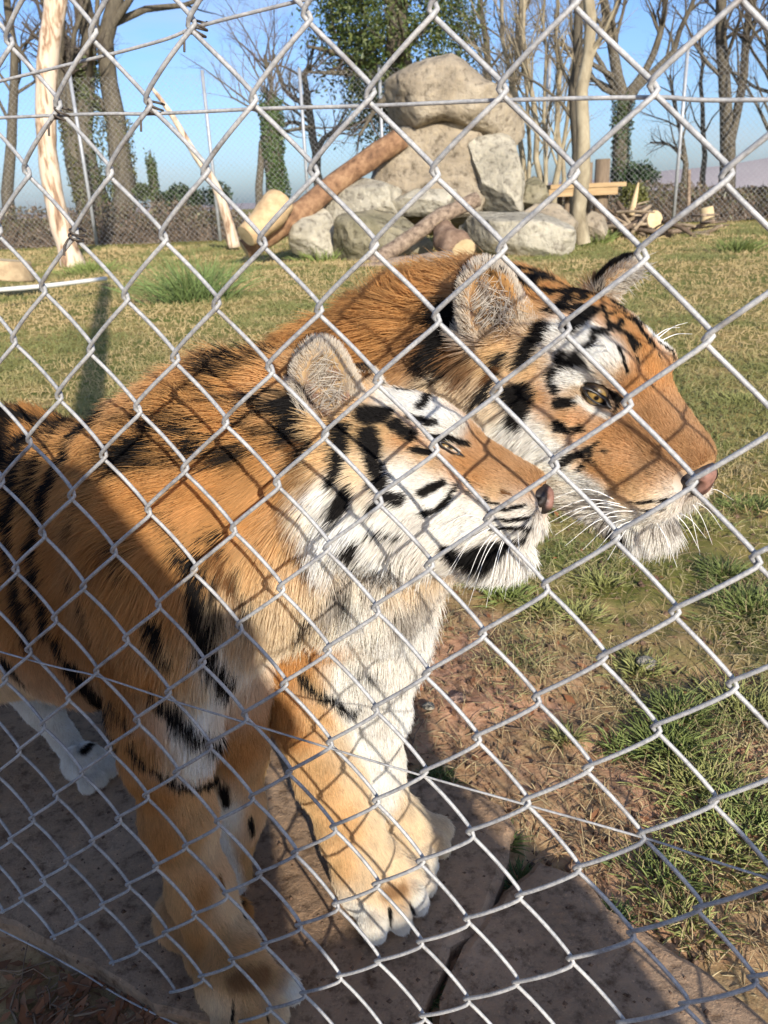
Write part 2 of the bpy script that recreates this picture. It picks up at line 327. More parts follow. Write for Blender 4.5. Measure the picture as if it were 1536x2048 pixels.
# twigs and straw stalks lying about
Vs, Fs, k0 = [], [], 0
for k in range(90):
    c = fan(1, .85, 2.2)[0]
    if k > 65: c = ground_at(gg.uniform(0, 330), gg.uniform(1900, 2060))[:2]
    elif not on_soil(c[None])[0]: continue
    a = gg.random() * 6.28; l = .03 + .09 * gg.random(); d = np.array([math.cos(a), math.sin(a)]); P = np.array([[*(c + d * l * t + gg.normal(size=2) * .004), 0] for t in np.linspace(-.5, .5, 5)]); P[:, 2] = ground_z(P[:, 0], P[:, 1]) + .006 + .006 * gg.random(5)
    v, ff = tube(P, .0008 + .001 * gg.random(), 4, cap=False); Vs.append(v); Fs.append(ff + k0); k0 += len(v)
o = mesh_obj('twig_litter', np.concatenate(Vs), np.concatenate(Fs), mat_noise('twig', [(.3, (.12, .075, .045)), (.7, (.30, .21, .13))], 60, bump=0)); tag(o, 'thin dry twigs and stalks strewn on the soil', 'twigs', kind='stuff')
# ================================================================== far side of the enclosure
def tubes(P, Rd, n=4):
    """many tubes at once: P (b, m, 3), Rd (b, m)"""
    B_, M_ = P.shape[:2]; T = nrm(np.gradient(P, axis=1)); ref = np.where(np.abs(T[:, :1, 2:3]) < .8, np.array([0, 0, 1.]), np.array([1., 0, 0]))
    u = nrm(np.cross(T, ref)); w = np.cross(T, u); a = np.arange(n) * 2 * math.pi / n
    V = P[:, :, None] + Rd[:, :, None, None] * (np.cos(a)[None, None, :, None] * u[:, :, None] + np.sin(a)[None, None, :, None] * w[:, :, None])
    bi = np.arange(B_)[:, None, None] * (M_ * n); i = np.arange(M_ - 1)[None, :, None] * n; j = np.arange(n)[None, None]; j2 = (j + 1) % n
    F = np.stack([bi + i + j, bi + i + j2, bi + i + n + j2, bi + i + n + j], -1).reshape(-1, 4)
    return V.reshape(-1, 3), F
def branch_paths(p0, d0, ln, g_, wob, up, m=5):
    n = len(p0); P = np.zeros((n, m, 3)); P[:, 0] = p0; d = d0.copy(); st = ln[:, None] / (m - 1)
    for k in range(1, m):
        d = nrm(d + wob * g_.normal(size=(n, 3)) + np.array([0, 0, up])); P[:, k] = P[:, k - 1] + d * st
    return P
def grow(seed, stems, levels, wob=.18, up=.05):
    """stems: list of (path points, r0, r1). levels: (children per branch, length ratio, spread, radius ratio, first t). returns wood verts/faces of stems + first level, and of the twigs"""
    g_ = np.random.default_rng(seed); wood, twig = [], []
    par = []
    for pts, r0, r1 in stems:
        P = spline(pts, 9); P[1:-1] += g_.normal(size=(7, 3)) * .009 * np.linalg.norm(P[-1] - P[0]) * np.array([1, 1, .3]); Rr = r0 + (r1 - r0) * np.linspace(0, 1, 9) ** .8
        wood.append((P[None], Rr[None], 10)); par.append((P, Rr, np.linalg.norm(P[-1] - P[0])))
    cur_P = np.array([p for p, r, l in par]); cur_R = np.array([r for p, r, l in par]); cur_L = np.array([l for p, r, l in par])
    for li, (nch, lr, spread, rr, t0) in enumerate(levels):
        nb, m = cur_P.shape[:2]; n = nb * nch
        src = np.repeat(np.arange(nb), nch); t = t0 + (1 - t0) * g_.random(n) ** .8
        f_ = t * (m - 1); i0 = np.minimum(f_.astype(int), m - 2); fr = (f_ - i0)[:, None]
        p0 = cur_P[src, i0] * (1 - fr) + cur_P[src, i0 + 1] * fr; tan = nrm(cur_P[src, i0 + 1] - cur_P[src, i0]); rad = cur_R[src, i0] * (1 - fr[:, 0]) + cur_R[src, i0 + 1] * fr[:, 0]
        side = nrm(np.cross(tan, g_.normal(size=(n, 3)))); d0 = nrm(tan + side * spread * (.6 + .8 * g_.random((n, 1))))
        ln = cur_L[src] * lr * (.6 + .7 * g_.random(n)) * (1.15 - .6 * t)
        P = branch_paths(p0, d0, ln, g_, wob, up); r0 = np.minimum(rad * rr * (.85 if li else 1.), rad * .9); Rr = r0[:, None] * np.array([1, .8, .6, .42, .22])[None]
        (wood if li == 0 else twig).append((P, Rr, 6 if li == 0 else (4 if li == 1 else 3))); cur_P, cur_R, cur_L = P, Rr, ln
    def pack(lst):
        Vs, Fs, k0 = [], [], 0
        for P, Rr, n in lst:
            v, f_ = tubes(P, Rr, n); Vs.append(v); Fs.append(f_ + k0); k0 += len(v)
        return np.concatenate(Vs), np.concatenate(Fs)
    return pack(wood), pack(twig), twig[-1][0]
bark_dark = mat_noise('bark_dark', [(.3, (.055, .045, .032)), (.55, (.115, .095, .065)), (.75, (.17, .145, .095))], 4, bump=.6, stretch=(3, 3, .7))
bark_pale = mat_noise('bark_pale', [(.3, (.17, .135, .085)), (.55, (.33, .275, .18)), (.75, (.46, .40, .28))], 5, bump=.4, stretch=(1, 1, .5))
twig_dark = mat_noise('twig_dark', [(.3, (.06, .048, .038)), (.7, (.14, .11, .085))], 3, bump=0)
twig_pale = mat_noise('twig_pale', [(.3, (.15, .115, .075)), (.7, (.30, .24, .16))], 3, bump=0)
twig_red = mat_noise('twig_red', [(.3, (.12, .08, .065)), (.7, (.22, .16, .13))], 3, bump=0)
leaf_mat = mat_attr('evergreen_leaf', rough=.45, spec=.35)
def W(px, py, dist): return at_depth(px, py, dist)
def tree(name, label, dist, stems, levels, seed, bark, twigm, group=None, wob=.18, up=.05):
    base = W(stems[0][0][0][0], stems[0][0][0][1], dist); root = empty(name, (base[0], base[1], SOIL)); tag(root, label, 'tree', group); inv = -np.array(root.location)
    st = []
    for pts, w0, w1 in stems:
        k = dist / F_PX; P = []
        for q in pts: P.append(W(q[0], q[1], dist + (q[2] if len(q) > 2 else 0)))
        st.append((P, w0 * k / 2, w1 * k / 2))
    (v1, f1), (v2, f2), tips = grow(seed, st, levels, wob, up)
    mesh_obj('trunk', v1 + inv, f1, bark, root); mesh_obj('crown', v2 + inv, f2, twigm, root)
    return root, tips
def ivy(root, pts, dist, width, n, seed, size=.07, col=(.035, .065, .018), shag=.35):
    g_ = np.random.default_rng(seed); P = spline([W(x, y, dist) for x, y in pts], 60); r = width * dist / F_PX / 2
    i_ = g_.integers(0, 60, n); a = g_.random(n) * 2 * math.pi; rr = r * (.75 + shag * g_.random(n) ** 2 + .25 * fbm(np.c_[P[i_, 2], a * .5, 0 * a], 1.3, 2))
    nn = np.stack([np.cos(a), np.sin(a), 0 * a], -1); C = P[i_] + nn * rr[:, None] + np.c_[0 * a, 0 * a, g_.normal(size=n) * .12]
    Nn = nrm(nn + .7 * g_.normal(size=(n, 3)) + np.array([0, 0, .3])); V, F = leaf_cards(C, Nn, size * (.6 + .8 * g_.random(n)), g_)
    cc = np.array(col) * (.55 + 1.0 * g_.random((n, 1))) + np.array((.02, .015, 0)) * g_.random((n, 1))
    mesh_obj('ivy', V - np.array(root.location), F, leaf_mat, root, colors=np.repeat(cc, 4, 0), smooth=False)
LV = [(9, .55, .75, .55, .3), (7, .5, .7, .55, .25), (6, .5, .7, .55, .2), (4, .6, .7, .6, .2)]
LVs = [(12, .5, .6, .5, .25), (8, .5, .7, .5, .2), (7, .5, .8, .5, .15)]
TG = 'bare trees beyond the far fence'
t1, _ = tree('bare_tree', 'old bare tree with three ivied trunks behind the peeled trunk', 34, [([(180, 455), (150, 330), (130, 200), (105, 60), (80, -120)], 34, 16), ([(222, 460), (185, 330), (168, 200), (175, 60), (150, -150)], 42, 18), ([(238, 460), (250, 340), (226, 220), (205, 100), (250, -60), (300, -220)], 46, 18)], LV, 11, bark_dark, twig_dark, up=.03)
ivy(t1, [(178, 450), (152, 340), (135, 230)], 34, 34, 1200, 5, .08, (.075, .075, .028), .3); ivy(t1, [(242, 450), (248, 340), (228, 230)], 34, 46, 1400, 6, .08, (.08, .08, .03), .3); ivy(t1, [(218, 440), (188, 330), (170, 210), (172, 110)], 34, 42, 1900, 7, .08, (.055, .068, .024), .35)
t2, _ = tree('bare_tree', 'stump-like trunk wrapped in ivy left of the boulders', 31, [([(552, 410), (545, 300), (540, 205)], 36, 30)], [(6, .5, .9, .3, .6), (5, .5, .8, .5, .2), (5, .5, .8, .5, .2)], 12, bark_dark, twig_dark); ivy(t2, [(556, 400), (547, 300), (540, 200)], 31, 40, 3600, 8, .07, (.045, .08, .02), .3)
t3, _ = tree('bare_tree', 'short ivy-clad stem among the dark shrubs', 33, [([(312, 425), (306, 360), (300, 318)], 16, 10)], [(3, .3, .5, .4, .7), (3, .5, .8, .5, .2), (3, .5, .8, .5, .2)], 13, bark_dark, twig_dark); ivy(t3, [(312, 410), (306, 360), (301, 318)], 33, 18, 900, 9, .06, (.055, .08, .025), .4)
t4, _ = tree('bare_tree', 'crooked leafless tree with spreading limbs behind the leaning log', 36, [([(640, 420), (640, 360), (632, 300), (622, 250), (612, 170), (620, 130)], 24, 9), ([(634, 305), (650, 275), (700, 250), (745, 240)], 13, 4), ([(620, 260), (590, 245), (560, 250)], 11, 4), ([(612, 205), (585, 195), (560, 160), (545, 100)], 11, 4)], [(9, .6, .8, .5, .3), (8, .55, .8, .5, .2), (7, .55, .8, .5, .2), (4, .6, .7, .6, .2)], 14, bark_dark, twig_red, TG, .22)
t5, _ = tree('bare_tree', 'hazy leafless tree far behind the ivied trunk', 55, [([(520, 420), (525, 300), (540, 200), (530, 110)], 16, 6)], [(12, .7, .9, .5, .3), (8, .6, .8, .5, .2), (8, .5, .8, .5, .2), (5, .6, .7, .6, .2)], 15, bark_dark, twig_red, TG)
# the evergreen with ivy, upper middle
t6, tips = tree('evergreen_tree', 'tall leafy evergreen rising behind the capstone', 30, [([(800, 420), (800, 250), (800, 100), (790, -80), (790, -250)], 60, 30)], [(26, .42, 1.1, .4, .25), (8, .5, .8, .5, .2), (6, .5, .8, .5, .2)], 16, bark_dark, twig_dark, up=-.02)
g_ = np.random.default_rng(4); n = 26000; ctrs = np.array([W(x, y, 30 + d) for x, y, d in [(690, 40, 0), (720, 90, .5), (770, 60, -1), (830, 30, 0), (880, 90, -.5), (850, 140, .4), (760, 140, 0), (720, 150, .6), (800, 110, -1.2), (900, 40, .5), (760, -30, 0), (700, -40, .4), (860, -40, 0), (790, 190, .6), (770, 240, .8), (690, 0, -.8)]])
ci = g_.integers(0, len(ctrs), n); off = g_.normal(size=(n, 3)) * np.array([.62, .75, .55]); C = ctrs[ci] + off; lump = fbm(C, 1.1, 3); C = C[lump > -.35]; n = len(C)
V, F = leaf_cards(C, nrm(g_.normal(size=(n, 3)) + np.array([0, -.3, .5])), .055 + .05 * g_.random(n), g_); cc = mixc(np.clip(g_.random(n), 0, 1), np.array((.03, .055, .014)), np.array((.115, .13, .035)))
mesh_obj('leaves', V - np.array(t6.location), F, leaf_mat, t6, colors=np.repeat(cc, 4, 0), smooth=False)
def shrub(px, py, rx, ry_, dist, n, seed, label, col, size=.07, name='shrub', group=None):
    g_ = np.random.default_rng(seed); c = W(px, py, dist); k = dist / F_PX; root = empty(name, (c[0], c[1], SOIL)); tag(root, label, 'shrub', group)
    d = nrm(g_.normal(size=(n, 3))) * (g_.random((n, 1)) ** .45); C = c + d * np.array([rx * k, rx * k * .7, ry_ * k]) * (1 + .4 * fbm(d * 2 + seed, 1.2, 3)[:, None]); C[:, 2] = np.maximum(C[:, 2], SOIL)
    V, F = leaf_cards(C, nrm(g_.normal(size=(n, 3)) + np.array([0, -.2, .4])), size * (.5 + g_.random(n)), g_); cc = np.array(col) * (.45 + 1.1 * g_.random((n, 1)))
    mesh_obj('foliage', V - np.array(root.location), F, leaf_mat, root, colors=np.repeat(cc, 4, 0), smooth=False)
    m_ = 30; P = branch_paths(np.repeat([[c[0], c[1], SOIL]], m_, 0), nrm(g_.normal(size=(m_, 3)) * [.7, .7, .2] + [0, 0, 1]), np.full(m_, (c[2] + ry_ * k) * .9), g_, .15, .05); v, f_ = tubes(P, np.repeat(np.linspace(.02, .004, 5)[None], m_, 0), 4); mesh_obj('stems', v - np.array(root.location), f_, twig_dark, root)
shrub(365, 400, 52, 26, 32, 3500, 31, 'dark evergreen shrub beside the short ivied stem', (.035, .055, .02))
shrub(440, 395, 22, 22, 31, 1400, 32, 'small dark shrub by the leaning sapling', (.03, .05, .02))
shrub(285, 385, 14, 16, 33, 900, 33, 'pale green bush left of the ivied stem', (.08, .10, .04))
shrub(1275, 352, 34, 22, 31, 2200, 34, 'rounded dark green shrub beyond the brash heap', (.03, .055, .02))
shrub(1268, 390, 26, 18, 27, 1500, 35, 'yellowish low bush behind the brash heap', (.12, .12, .035))
# right-hand trees
t7, _ = tree('birch_tree', 'slender pale-barked tree standing in front of the timber platform', 17.2, [([(1165, 488), (1162, 380), (1165, 250), (1172, 120), (1172, 0), (1165, -160)], 30, 16)], [(8, .35, .7, .4, .45), (6, .5, .7, .5, .2), (6, .5, .7, .5, .2)], 41, bark_pale, twig_pale)
t8, _ = tree('bare_tree', 'dark trunk close behind the pale slender tree', 24, [([(1152, 430), (1150, 300), (1152, 180), (1160, 60), (1150, -120)], 24, 14)], [(10, .4, .7, .4, .3), (7, .5, .7, .5, .2), (6, .5, .7, .5, .2)], 42, bark_dark, twig_pale)
t9, _ = tree('bare_tree', 'ivy-trunked tree with many ascending dark limbs', 31, [([(1240, 420), (1242, 300), (1245, 200), (1225, 100), (1200, -50)], 34, 12), ([(1246, 220), (1290, 160), (1350, 90), (1400, -40)], 18, 6), ([(1244, 200), (1300, 120), (1330, 20), (1350, -100)], 16, 6), ([(1240, 190), (1190, 110), (1170, 20)], 12, 4)], [(9, .5, .75, .5, .3), (7, .5, .7, .5, .2), (6, .5, .7, .5, .2), (6, .6, .7, .6, .2)], 43, bark_dark, twig_dark, TG); ivy(t9, [(1240, 410), (1242, 310), (1246, 200)], 31, 36, 2600, 10, .06, (.035, .06, .02), .3)
t10, _ = tree('bare_tree', 'tall twin-stemmed leafless tree at the end of the hedge', 33, [([(1445, 400), (1450, 300), (1452, 150), (1440, 0), (1450, -160)], 26, 14), ([(1458, 400), (1470, 280), (1490, 150), (1500, 0), (1530, -160)], 20, 8)], [(14, .45, .75, .4, .2), (8, .5, .7, .5, .2), (7, .5, .7, .5, .2), (5, .6, .7, .6, .2)], 44, bark_dark, twig_dark, TG)
t11, _ = tree('bare_tree', 'thin leafless tree beside the dark shrub', 36, [([(1365, 395), (1370, 330), (1362, 270), (1350, 200), (1340, 150)], 12, 4), ([(1368, 320), (1340, 290), (1300, 285)], 7, 3)], [(10, .6, .9, .5, .25), (7, .55, .8, .5, .2), (6, .5, .8, .5, .2)], 45, bark_dark, twig_dark, TG)
t12, _ = tree('bare_tree', 'thin straight leafless stem before the distant hills', 34, [([(1408, 400), (1406, 280), (1402, 150), (1400, 60)], 11, 4)], [(12, .5, .8, .4, .3), (6, .5, .8, .5, .2), (5, .5, .8, .5, .2)], 46, bark_dark, twig_dark, TG)
for k, (x0, x1, x2, lab) in enumerate([(1085, 1075, 1055, 'pale multi-stemmed sapling rising behind the standing stone'), (1108, 1118, 1120, 'pale upright sapling beside the dark trunk'), (1060, 1040, 1010, 'pale leaning sapling nearest the capstone')]):
    tree('sapling', lab, 25 + k, [([(x0, 420), (x1, 280), (x2, 120), (x2 - 10, -60)], 13, 6), ([(x0 + 4, 420), (x1 + 18, 260), (x2 + 30, 80), (x2 + 40, -60)], 9, 4)], [(16, .42, .6, .45, .15), (8, .5, .7, .5, .2), (6, .5, .7, .5, .2)], 50 + k, bark_pale, twig_pale)
t13, _ = tree('bare_tree', 'bushy leafless tree filling the sky above the capstone', 38, [([(990, 420), (985, 250), (975, 120), (960, -40)], 20, 9), ([(1000, 420), (1015, 240), (1040, 100), (1050, -60)], 18, 8)], [(16, .5, .8, .4, .2), (9, .5, .7, .5, .2), (7, .5, .7, .5, .2), (5, .6, .7, .6, .2)], 54, bark_dark, twig_pale, TG)
t14, _ = tree('bare_tree', 'leafless tree at the far right beyond the hedge', 30, [([(1560, 410), (1550, 280), (1545, 120), (1560, -60)], 24, 12)], [(14, .5, .8, .4, .2), (8, .5, .7, .5, .2), (7, .5, .7, .5, .2), (5, .6, .7, .6, .2)], 55, bark_dark, twig_dark, TG)
t15, _ = tree('bare_tree', 'leafless tree at the far left behind the hedge', 36, [([(20, 440), (15, 300), (30, 150), (10, -60)], 22, 10)], [(12, .5, .8, .4, .2), (8, .5, .7, .5, .2), (7, .5, .7, .5, .2), (5, .6, .7, .6, .2)], 56, bark_dark, twig_dark, TG)

# hedge along the boundary
g_ = np.random.default_rng(61)
hp = spline([W(-500, 470, 40), W(-100, 470, 33), W(200, 460, 31), W(450, 440, 30.5), W(700, 430, 30), W(1000, 420, 30), W(1300, 405, 30), W(1536, 395, 31), W(1900, 380, 36)], 300); hp[:, 2] = SOIL
n = 5200; i_ = g_.integers(0, 300, n); p0 = hp[i_] + g_.normal(size=(n, 3)) * [.3, .5, 0]; top = 1.15 + .35 * fbm(np.c_[hp[i_, 0], 0 * hp[i_, 0], 0 * hp[i_, 0]], .5, 3)
d0 = nrm(g_.normal(size=(n, 3)) * [.8, .8, .25] + [0, 0, .9]); P = branch_paths(p0, d0, top * (.5 + .7 * g_.random(n)), g_, .3, -.06); P[..., 2] = np.maximum(P[..., 2], SOIL)
v, f_ = tubes(P, np.repeat(np.linspace(.016, .006, 5)[None], n, 0), 3)
hedge = empty('hedge', tuple(hp[150][:2]) + (SOIL,)); tag(hedge, 'low brown bramble hedge along the far fence', 'hedge'); inv = -np.array(hedge.location)
o = mesh_obj('stems', v + inv, f_, mat_noise('bramble', [(.3, (.13, .092, .066)), (.7, (.28, .21, .15))], 2, bump=0), hedge); tag(o, kind='stuff')
n = 16000; i_ = g_.integers(0, 300, n); top = 1.05 + .32 * fbm(np.c_[hp[i_, 0], 0 * hp[i_, 0], 0 * hp[i_, 0]], .5, 3); C = hp[i_] + g_.normal(size=(n, 3)) * [.25, .45, 0]; C[:, 2] = SOIL + top * g_.random(n) ** .7
V, F = leaf_cards(C, nrm(g_.normal(size=(n, 3)) + [0, -.3, .4]), .05 + .06 * g_.random(n), g_); cc = mixc(g_.random(n) ** 2, np.array((.16, .11, .075)), np.array((.11, .11, .05))) * (.5 + .9 * g_.random((n, 1)))
o = mesh_obj('foliage', V + inv, F, leaf_mat, hedge, colors=np.repeat(cc, 4, 0), smooth=False); tag(o, kind='stuff')
# hills on the horizon
hx = np.linspace(-1500, 1900, 60); hz = 8 + 14 * np.clip(np.sin((hx + 200) / 520), 0, 1) + 5 * fbm(np.stack([hx, 0 * hx, 0 * hx], -1), .01, 3) + 40 * np.exp(-((hx - 1050) / 380) ** 2)
V = np.r_[np.stack([hx, 1900 + 0 * hx, -10 + 0 * hx], -1), np.stack([hx, 2000 + 0 * hx, hz], -1), np.stack([hx, 2500 + 0 * hx, hz * .4], -1)]; k = np.arange(59)
F = np.concatenate([np.stack([k, k + 1, k + 61, k + 60], -1), np.stack([k + 60, k + 61, k + 121, k + 120], -1)])
o = mesh_obj('hills', V, F, mat_noise('hazy_moorland', [(.3, (.22, .19, .20)), (.7, (.30, .27, .27))], .004, bump=0)); tag(o, kind='structure')  # moor brown with distance haze painted into the colour

# the far fence: steel posts and fine mesh
ff_ = empty('perimeter_fence', tuple(W(440, 480, 27.5)[:2]) + (SOIL,)); tag(ff_, 'tall fine-mesh perimeter fence on steel posts before the hedge', 'fence'); inv = -np.array(ff_.location)
steel = mat_noise('steel_post', [(.3, (.30, .31, .32)), (.7, (.45, .46, .47))], 8, bump=.1, metallic=.3, rough=.5)
fpts = [W(-500, 478, 35), W(192, 478, 29), W(440, 474, 28.5), W(620, 450, 28.5), W(770, 440, 28.5), W(1090, 430, 28.5), W(1348, 424, 28.5), W(1640, 415, 30)]
fpts = [np.array([p[0], p[1], SOIL]) for p in fpts]
tops = []
for p in fpts:
    v, f_ = tube(np.array([p, p + [0, 0, 2.6], p + [0, 0, 5.0]]), .055, 8); mesh_obj('post', v + inv, f_, steel, ff_); tops.append(p + [0, 0, 5.0])
mesh_mat = mat_flat('mesh_wire', (.34, .34, .33), .5, .4, .2)
for a, c, ta, tc_ in zip(fpts[:-1], fpts[1:], tops[:-1], tops[1:]):
    Ln = np.linalg.norm(c - a); hgt = 4.9; ux = (c - a) / Ln; cell = .17; segs = []
    for s_ in (1, -1):
        for q in np.arange(-hgt, Ln + hgt, cell):
            x0, x1 = (q, q + hgt) if s_ > 0 else (q + hgt, q); z0, z1 = 0., hgt
            t0, t1 = 0., 1.
            lo, hi = sorted(((0 - x0) / (x1 - x0), (Ln - x0) / (x1 - x0))); t0, t1 = max(t0, lo), min(t1, hi)
            if t1 - t0 < .01: continue
            segs.append([a + ux * (x0 + (x1 - x0) * t) + [0, 0, z0 + (z1 - z0) * t] for t in (t0, t1)])
    S_ = np.array(segs); v, f_ = tubes(S_, np.full(S_.shape[:2], .0034), 3); o = mesh_obj('mesh_panel', v + inv, f_, mesh_mat, ff_); tag(o, kind='stuff')

# ------------------------------------------------------------------ boulders
def stone_mat(name, a, b_, c, lichen=True):
    m, N_, L_2, bs = mat_new(name); tc = N_.new('ShaderNodeTexCoord')
    def nz(s, d=8, r=.62):
        n = N_.new('ShaderNodeTexNoise'); n.inputs['Scale'].default_value = s; n.inputs['Detail'].default_value = d; n.inputs['Roughness'].default_value = r; L_2.new(tc.outputs['Object'], n.inputs['Vector']); return n
    x, y, z = nz(1.1), nz(7), nz(30)
    r = ramp(N_, [(.28, a), (.5, b_), (.72, c)]); L_2.new(x.outputs['Fac'], r.inputs[0])
    r2 = ramp(N_, [(.33, (.42, .40, .38)), (.47, (.95, .95, .95)), (.75, (1.18, 1.15, 1.08))]); L_2.new(y.outputs['Fac'], r2.inputs[0])
    mu = N_.new('ShaderNodeMix'); mu.data_type = 'RGBA'; mu.blend_type = 'MULTIPLY'; mu.inputs['Factor'].default_value = 1; L_2.new(r.outputs[0], mu.inputs['A']); L_2.new(r2.outputs[0], mu.inputs['B'])
    L_2.new(mu.outputs['Result'], bs.inputs['Base Color']); bs.inputs['Roughness'].default_value = .92; bs.inputs['Specular IOR Level'].default_value = .2
    b1 = N_.new('ShaderNodeBump'); b1.inputs['Strength'].default_value = .9; b1.inputs['Distance'].default_value = .10; L_2.new(y.outputs['Fac'], b1.inputs['Height'])
    b2 = N_.new('ShaderNodeBump'); b2.inputs['Strength'].default_value = .5; b2.inputs['Distance'].default_value = .015; L_2.new(z.outputs['Fac'], b2.inputs['Height']); L_2.new(b1.outputs[0], b2.inputs['Normal']); L_2.new(b2.outputs[0], bs.inputs['Normal'])
    return m
sandstone = stone_mat('sandstone', (.20, .16, .11), (.345, .285, .205), (.47, .40, .30)); palestone = stone_mat('pale_stone', (.25, .225, .17), (.42, .38, .295), (.56, .51, .40)); greystone = stone_mat('mossy_stone', (.11, .105, .055), (.25, .22, .145), (.38, .34, .25))
def boulder(outline, dist, thick, mat, label, seed, facet=.10, lean=0., name='boulder', cuts=16):
    o_ = np.array(outline, float); o_ = np.concatenate([a + (b_ - a) * np.linspace(0, 1, 12, endpoint=False)[:, None] for a, b_ in zip(o_, np.roll(o_, -1, 0))]); c = (o_.min(0) + o_.max(0)) / 2; k = dist / F_PX
    ang = np.arctan2(o_[:, 1] - c[1], o_[:, 0] - c[0]); rad = np.hypot(*(o_ - c).T); s = np.argsort(ang); ang, rad = ang[s], rad[s]
    nt, npf = 100, 56; th = np.linspace(-math.pi, math.pi, nt, endpoint=False); R = np.interp(th, np.r_[ang - 2 * math.pi, ang, ang + 2 * math.pi], np.r_[rad, rad, rad])
    ph = np.linspace(-math.pi / 2, math.pi / 2, npf); cw = W(c[0], c[1], dist); rt = nrm(np.cross(ray(*c), [0, 0, 1.])); up = np.array([0, 0, 1.]); dp = nrm(np.cross(up, rt))
    cp = np.sign(np.cos(ph)) * np.abs(np.cos(ph)) ** .42; sp = np.sign(np.sin(ph)) * np.abs(np.sin(ph)) ** .8
    U_ = (R[None] * np.cos(th)[None] * cp[:, None]) * k; V_ = -(R[None] * np.sin(th)[None] * cp[:, None]) * k; D__ = np.repeat(sp[:, None] * thick / 2, nt, 1)
    P = cw + U_[..., None] * rt + (V_)[..., None] * up + (D__ + lean * V_)[..., None] * dp
    P = P.reshape(-1, 3); q = P - cw; size = max(thick, R.max() * k)
    g2 = np.random.default_rng(seed + 300); F3 = np.stack([rt, up, dp], 1); l0 = q @ F3; e0 = np.r_[l0.min(0), l0.max(0)]
    for nv in nrm(g2.normal(size=(cuts, 3))):                            # flat broken faces
        pr = q @ nv; dl = pr.max() * g2.uniform(.64, .86); q = q - nv * np.maximum(0, pr - dl)[:, None] * .9
    l1 = q @ F3; mn, mx_ = l1.min(0), l1.max(0); l1 = (l1 - mn) / (mx_ - mn) * (e0[3:] - e0[:3]) + e0[:3]; q = l1 @ F3.T
    nz_ = fbm(q / size + seed * 5.3, 1.3, 2) * facet * .25 + np.abs(fbm(q / size + seed * 2.1, 2.6, 3)) * -facet * .4 + fbm(q / size + seed, 9, 3) * .028
    P = cw + q * (1 + nz_[:, None] * .9) * np.array([1, 1, 1]); P[:, 2] = np.maximum(P[:, 2], SOIL - .1)
    i = np.arange(npf - 1)[:, None] * nt; j = np.arange(nt)[None]; j2 = (j + 1) % nt
    base = (cw[0], cw[1], max(P[:, 2].min(), SOIL))
    o = mesh_obj(name, P, np.stack([i + j, i + j2, i + nt + j2, i + nt + j], -1).reshape(-1, 4), mat, loc=base, smooth=False); tag(o, label, 'boulder', 'boulders heaped in the enclosure'); return o
boulder([(786, 232), (800, 182), (832, 156), (884, 137), (922, 131), (940, 142), (968, 172), (1002, 190), (1036, 234), (1038, 264), (1012, 286), (985, 276), (950, 252), (905, 240), (860, 252), (822, 260), (796, 250)], 17.6, 1.9, sandstone, 'huge brown capstone balanced across the upright stones', 1, .035, cuts=6)
boulder([(745, 390), (775, 320), (830, 265), (890, 235), (925, 262), (960, 300), (985, 350), (985, 430), (900, 460), (790, 430)], 17.8, 1.6, sandstone, 'broad sloping brown stone carrying the capstone', 2, .05, cuts=10)
boulder([(940, 305), (965, 285), (998, 280), (1018, 305), (1034, 360), (1046, 420), (1005, 442), (968, 432), (958, 360)], 17.3, 1.1, palestone, 'tall pale upright stone under the right end of the capstone', 3, .06, cuts=9)
boulder([(632, 385), (668, 358), (720, 360), (775, 385), (800, 420), (770, 445), (700, 450), (645, 435)], 17.0, 1.5, palestone, 'flat-topped pale boulder beside the leaning log', 4, .09)
boulder([(580, 470), (600, 435), (645, 420), (670, 455), (668, 515), (620, 515), (588, 500)], 16.6, 1.0, palestone, 'small cream boulder under the leaning log', 5, .1)
boulder([(668, 470), (690, 430), (760, 425), (820, 440), (858, 470), (850, 515), (780, 525), (700, 520), (672, 500)], 16.3, 1.3, greystone, 'mossy grey boulder behind the crossed log', 6, .1)
boulder([(788, 400), (830, 380), (905, 385), (910, 420), (870, 432), (800, 428)], 16.8, 1.1, palestone, 'flat cream stone beneath the broad brown slab', 7, .1)
boulder([(920, 470), (960, 435), (1040, 428), (1120, 450), (1145, 490), (1130, 515), (1000, 520), (930, 505)], 15.6, 1.4, palestone, 'low lichened pale boulder behind the bigger tiger', 8, .08)
boulder([(1030, 430), (1070, 412), (1120, 412), (1150, 450), (1152, 490), (1120, 500), (1060, 470)], 16.6, 1.2, sandstone, 'rounded brown boulder beside the pale slender tree', 9, .08)
boulder([(1036, 370), (1060, 358), (1085, 365), (1096, 395), (1080, 420), (1040, 415)], 17.6, .8, greystone, 'dark weathered stone behind the upright stone', 10, .1)
boulder([(1165, 440), (1180, 425), (1205, 430), (1215, 475), (1190, 480), (1170, 470)], 17.8, .7, sandstone, 'small brown stone behind the pale trunk', 11, .1)
boulder([(745, 370), (770, 350), (800, 360), (800, 400), (760, 400)], 17.5, .6, palestone, 'little pale stone wedged below the leaning log', 12, .1)

